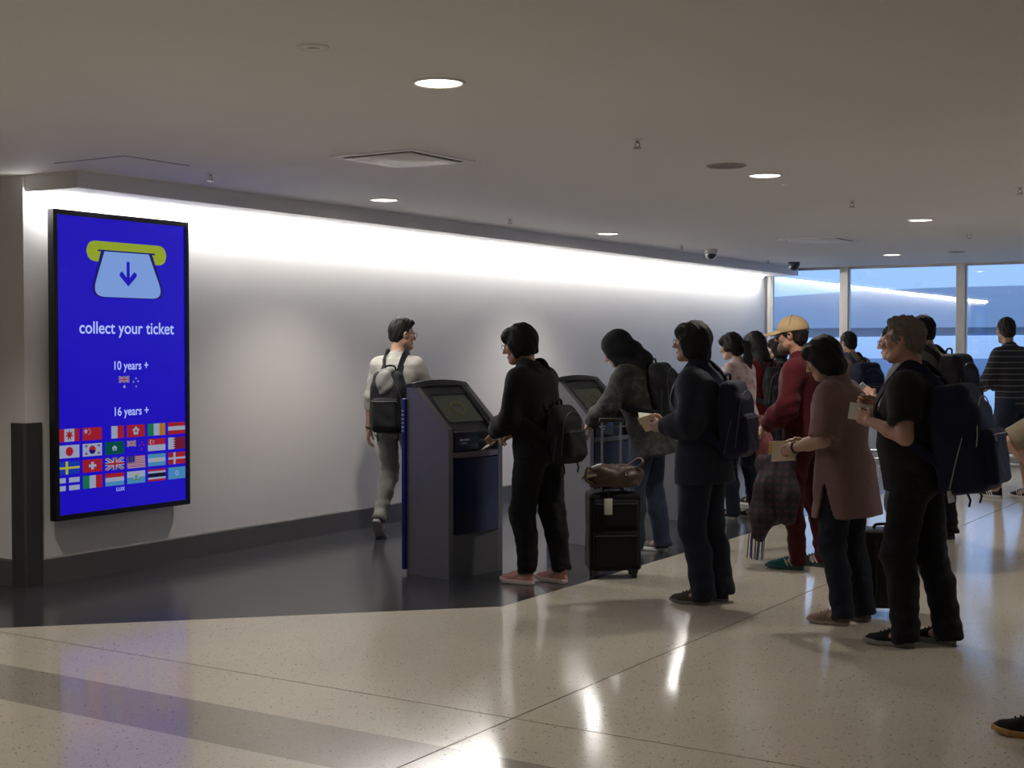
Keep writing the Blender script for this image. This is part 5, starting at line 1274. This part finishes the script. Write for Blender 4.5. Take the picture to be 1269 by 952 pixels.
# person behind the grey-haired man
p = persons['tall'] = person('tall dark-haired person with a black backpack behind the grey-haired man', (-3.11, 11.45, 0), 165, 1.81,
    dict(lean=(3, 0), head=(6, 6, 0), feet=[(-.10, .06, 5, 0), (.10, -.08, -6, 0)], wrist=[(-.18, .27, 1.10), (.16, .27, 1.10)], hands=('hold', 'hold'), palm=((.4, 0, -.8), (-.4, 0, -.8))),
    dict(hair=('short', 'black'), vox=.0115, tops=[dict(mat=cloth('jacket_grey_green', (.12, .12, .11)), loose=.03, hem=.12, sleeve=.96, collar=1.0)], pants=dict(mat=BLK2, loose=.014), shoes=dict(mat=cloth('shoe_black', (.02, .02, .02)), sole=M_bsole)), 12)
backpack(p, 'tall black backpack on the person behind the grey-haired man', w=.34, d=.22, h=.56, top=.50, loose=.034)
# person whose face shows beside the grey-haired man
p = persons['face'] = person('person with glasses and a phone, mostly hidden behind the face of the grey-haired man', (-2.77, 9.62, 0), 184, 1.715,
    dict(lean=(4, 0), head=(2, 6, 0), feet=[(-.09, .05, 5, 0), (.09, -.06, -6, 0)], wrist=[(-.15, .22, 1.24), (.12, .28, 1.10)], elbow=[X_((-.5, -.4, -.8)), X_((.5, -.5, -.6))], hands=('hold', 'hold'), palm=((.7, 0, -.3), (-.4, 0, -.8))),
    dict(hair=('short', 'black'), glasses=M_frm, skin='c', vox=.0115, tops=[dict(mat=cloth('jacket_grey', (.10, .095, .095)), loose=.026, hem=.10, sleeve=.90, collar=.6)], pants=dict(mat=cloth('trousers_slate', (.07, .07, .075)), loose=.012), shoes=dict(mat=cloth('shoe_black', (.02, .02, .02)), sole=M_bsole)), 13)
held('phone', 'pale phone held up by the person behind the grey-haired man', 'phone', p, 0, (.036, .072, .005), (.0, .10, -.045), M_paper, (0, -20, 0), parts=[('case', (-.036, -.072, -.005), (.036, .072, .004), mat('phone_case', (.45, .44, .42), .4), .003), ('phone_screen', (-.032, -.067, .004), (.032, .067, .005), M_black, 0)])
b = MB(); w0, Rm = p.hand[0]; b.tube([tuple(w0 + Rm @ (V3(.030 * math.cos(a), -.015, .027 * math.sin(a)))) for a in [2 * math.pi * i / 14 for i in range(14)]], .007, 6, closed=True); b.build('wristwatch', M_chrome, p.root)
# suitcase behind the pink shirt woman
suitcase('black ribbed suitcase between the pink shirt woman and the grey-haired man', (-2.45, 8.06, 0), math.radians(22), .36, .24, .46, mat('case_hard_black', (.012, .012, .013), .35), soft=False)
# striped sweater man by the window
STR = bpy.data.materials.new('striped_knit'); STR.use_nodes = True; _n = STR.node_tree; _t = _n.nodes.new('ShaderNodeTexCoord'); _w = _n.nodes.new('ShaderNodeTexWave'); _w.bands_direction = 'Z'; _w.inputs['Scale'].default_value = 5.2; _w.inputs['Distortion'].default_value = .3; _r = _n.nodes.new('ShaderNodeValToRGB'); _r.color_ramp.interpolation = 'CONSTANT'
_r.color_ramp.elements[0].color = (.014, .015, .022, 1); _r.color_ramp.elements[1].position = .95; _r.color_ramp.elements[1].color = (.16, .16, .165, 1)
_n.links.new(_t.outputs['Object'], _w.inputs['Vector']); _n.links.new(_w.outputs['Fac'], _r.inputs['Fac']); _n.links.new(_r.outputs['Color'], _n.nodes['Principled BSDF'].inputs['Base Color']); _n.nodes['Principled BSDF'].inputs['Roughness'].default_value = .9
p = persons['striped'] = person('man in a dark striped sweater and navy shorts by the third window', (-3.22, 14.95, 0), 152, 1.86,
    dict(lean=(5, 0), head=(-22, 4, 0), feet=[(-.10, .14, 5, 0), (.10, -.08, -6, 0)], wrist=[(-.22, .34, 1.14), (.06, .40, 1.14)], elbow=[X_((-.5, -.5, -.6)), X_((.5, -.5, -.6))], hands=('hold', 'hold'), palm=((.5, 0, -.7), (-.5, 0, -.7))),
    dict(hair=('short', 'brown'), skin='b', vox=.0115, tops=[dict(name='sweater', mat=STR, loose=.030, hem=.08, sleeve=.92, collar=.6, wr=.006)], pants=dict(mat=cloth('shorts_navy', (.016, .022, .038)), loose=.022, short=.86), shoes=dict(mat=cloth('shoe_blk2', (.014, .014, .015)), sole=M_wsole, stripes=mat('shoe_stripe_white', (.6, .6, .58), .5), nstripe=3)), 14)
held('dark_hat', 'dark folded hat held by the striped sweater man', 'hat', p, 0, (.05, .08, .02), (.01, .13, -.045), M_bp, (0, 0, 0), parts=[('crown', (-.05, -.05, -.02), (.05, .09, .02), M_bp, .015), ('brim', (-.06, .02, -.024), (.06, .13, -.016), M_bp, .003)])
# person in khaki at the right picture edge
p = persons['khaki'] = person('person in khaki shorts stepping in at the right picture edge', (-2.61, 13.65, 0), 186, 1.76,
    dict(lean=(4, 0), head=(0, 2, 0), drop=.02, feet=[(-.10, .02, 4, 30), (.10, -.06, -6, 0)], lift=(.24, 0), py=.0, wrist=[(-.26, -.05, .90), (.26, .05, .90)], hands=('relaxed', 'relaxed')),
    dict(hair=('short', 'brown'), skin='b', vox=.0115, tops=[dict(name='shirt', mat=cloth('shirt_khaki', (.17, .14, .10)), loose=.028, hem=.12, sleeve=.45, arm=.014, collar=.5)], pants=dict(mat=cloth('shorts_khaki', (.20, .165, .115)), loose=.036, short=.88), shoes=dict(mat=cloth('shoe_brown', (.06, .04, .03)), sole=M_gsole)), 15)
# person whose shoe shows at the lower right corner
p = persons['corner'] = person('person in dark clothes whose gum-soled black shoe enters the lower right corner', (-0.83, 5.92, 0), 180, 1.76,
    dict(lean=(2, 0), head=(0, 2, 0), drop=.05, feet=[(-.10, .30, 2, 0), (.12, -.28, -6, 35)], wrist=[(-.26, -.12, .80), (.28, .10, .82)], hands=('relaxed', 'relaxed')),
    dict(hair=('short', 'brown'), vox=.012, tops=[dict(mat=CHAR, loose=.03, hem=.12, sleeve=.96, collar=1.0)], pants=dict(mat=JEAN, loose=.012), shoes=dict(mat=cloth('shoe_blk2', (.014, .014, .015)), sole=M_gum)), 16)
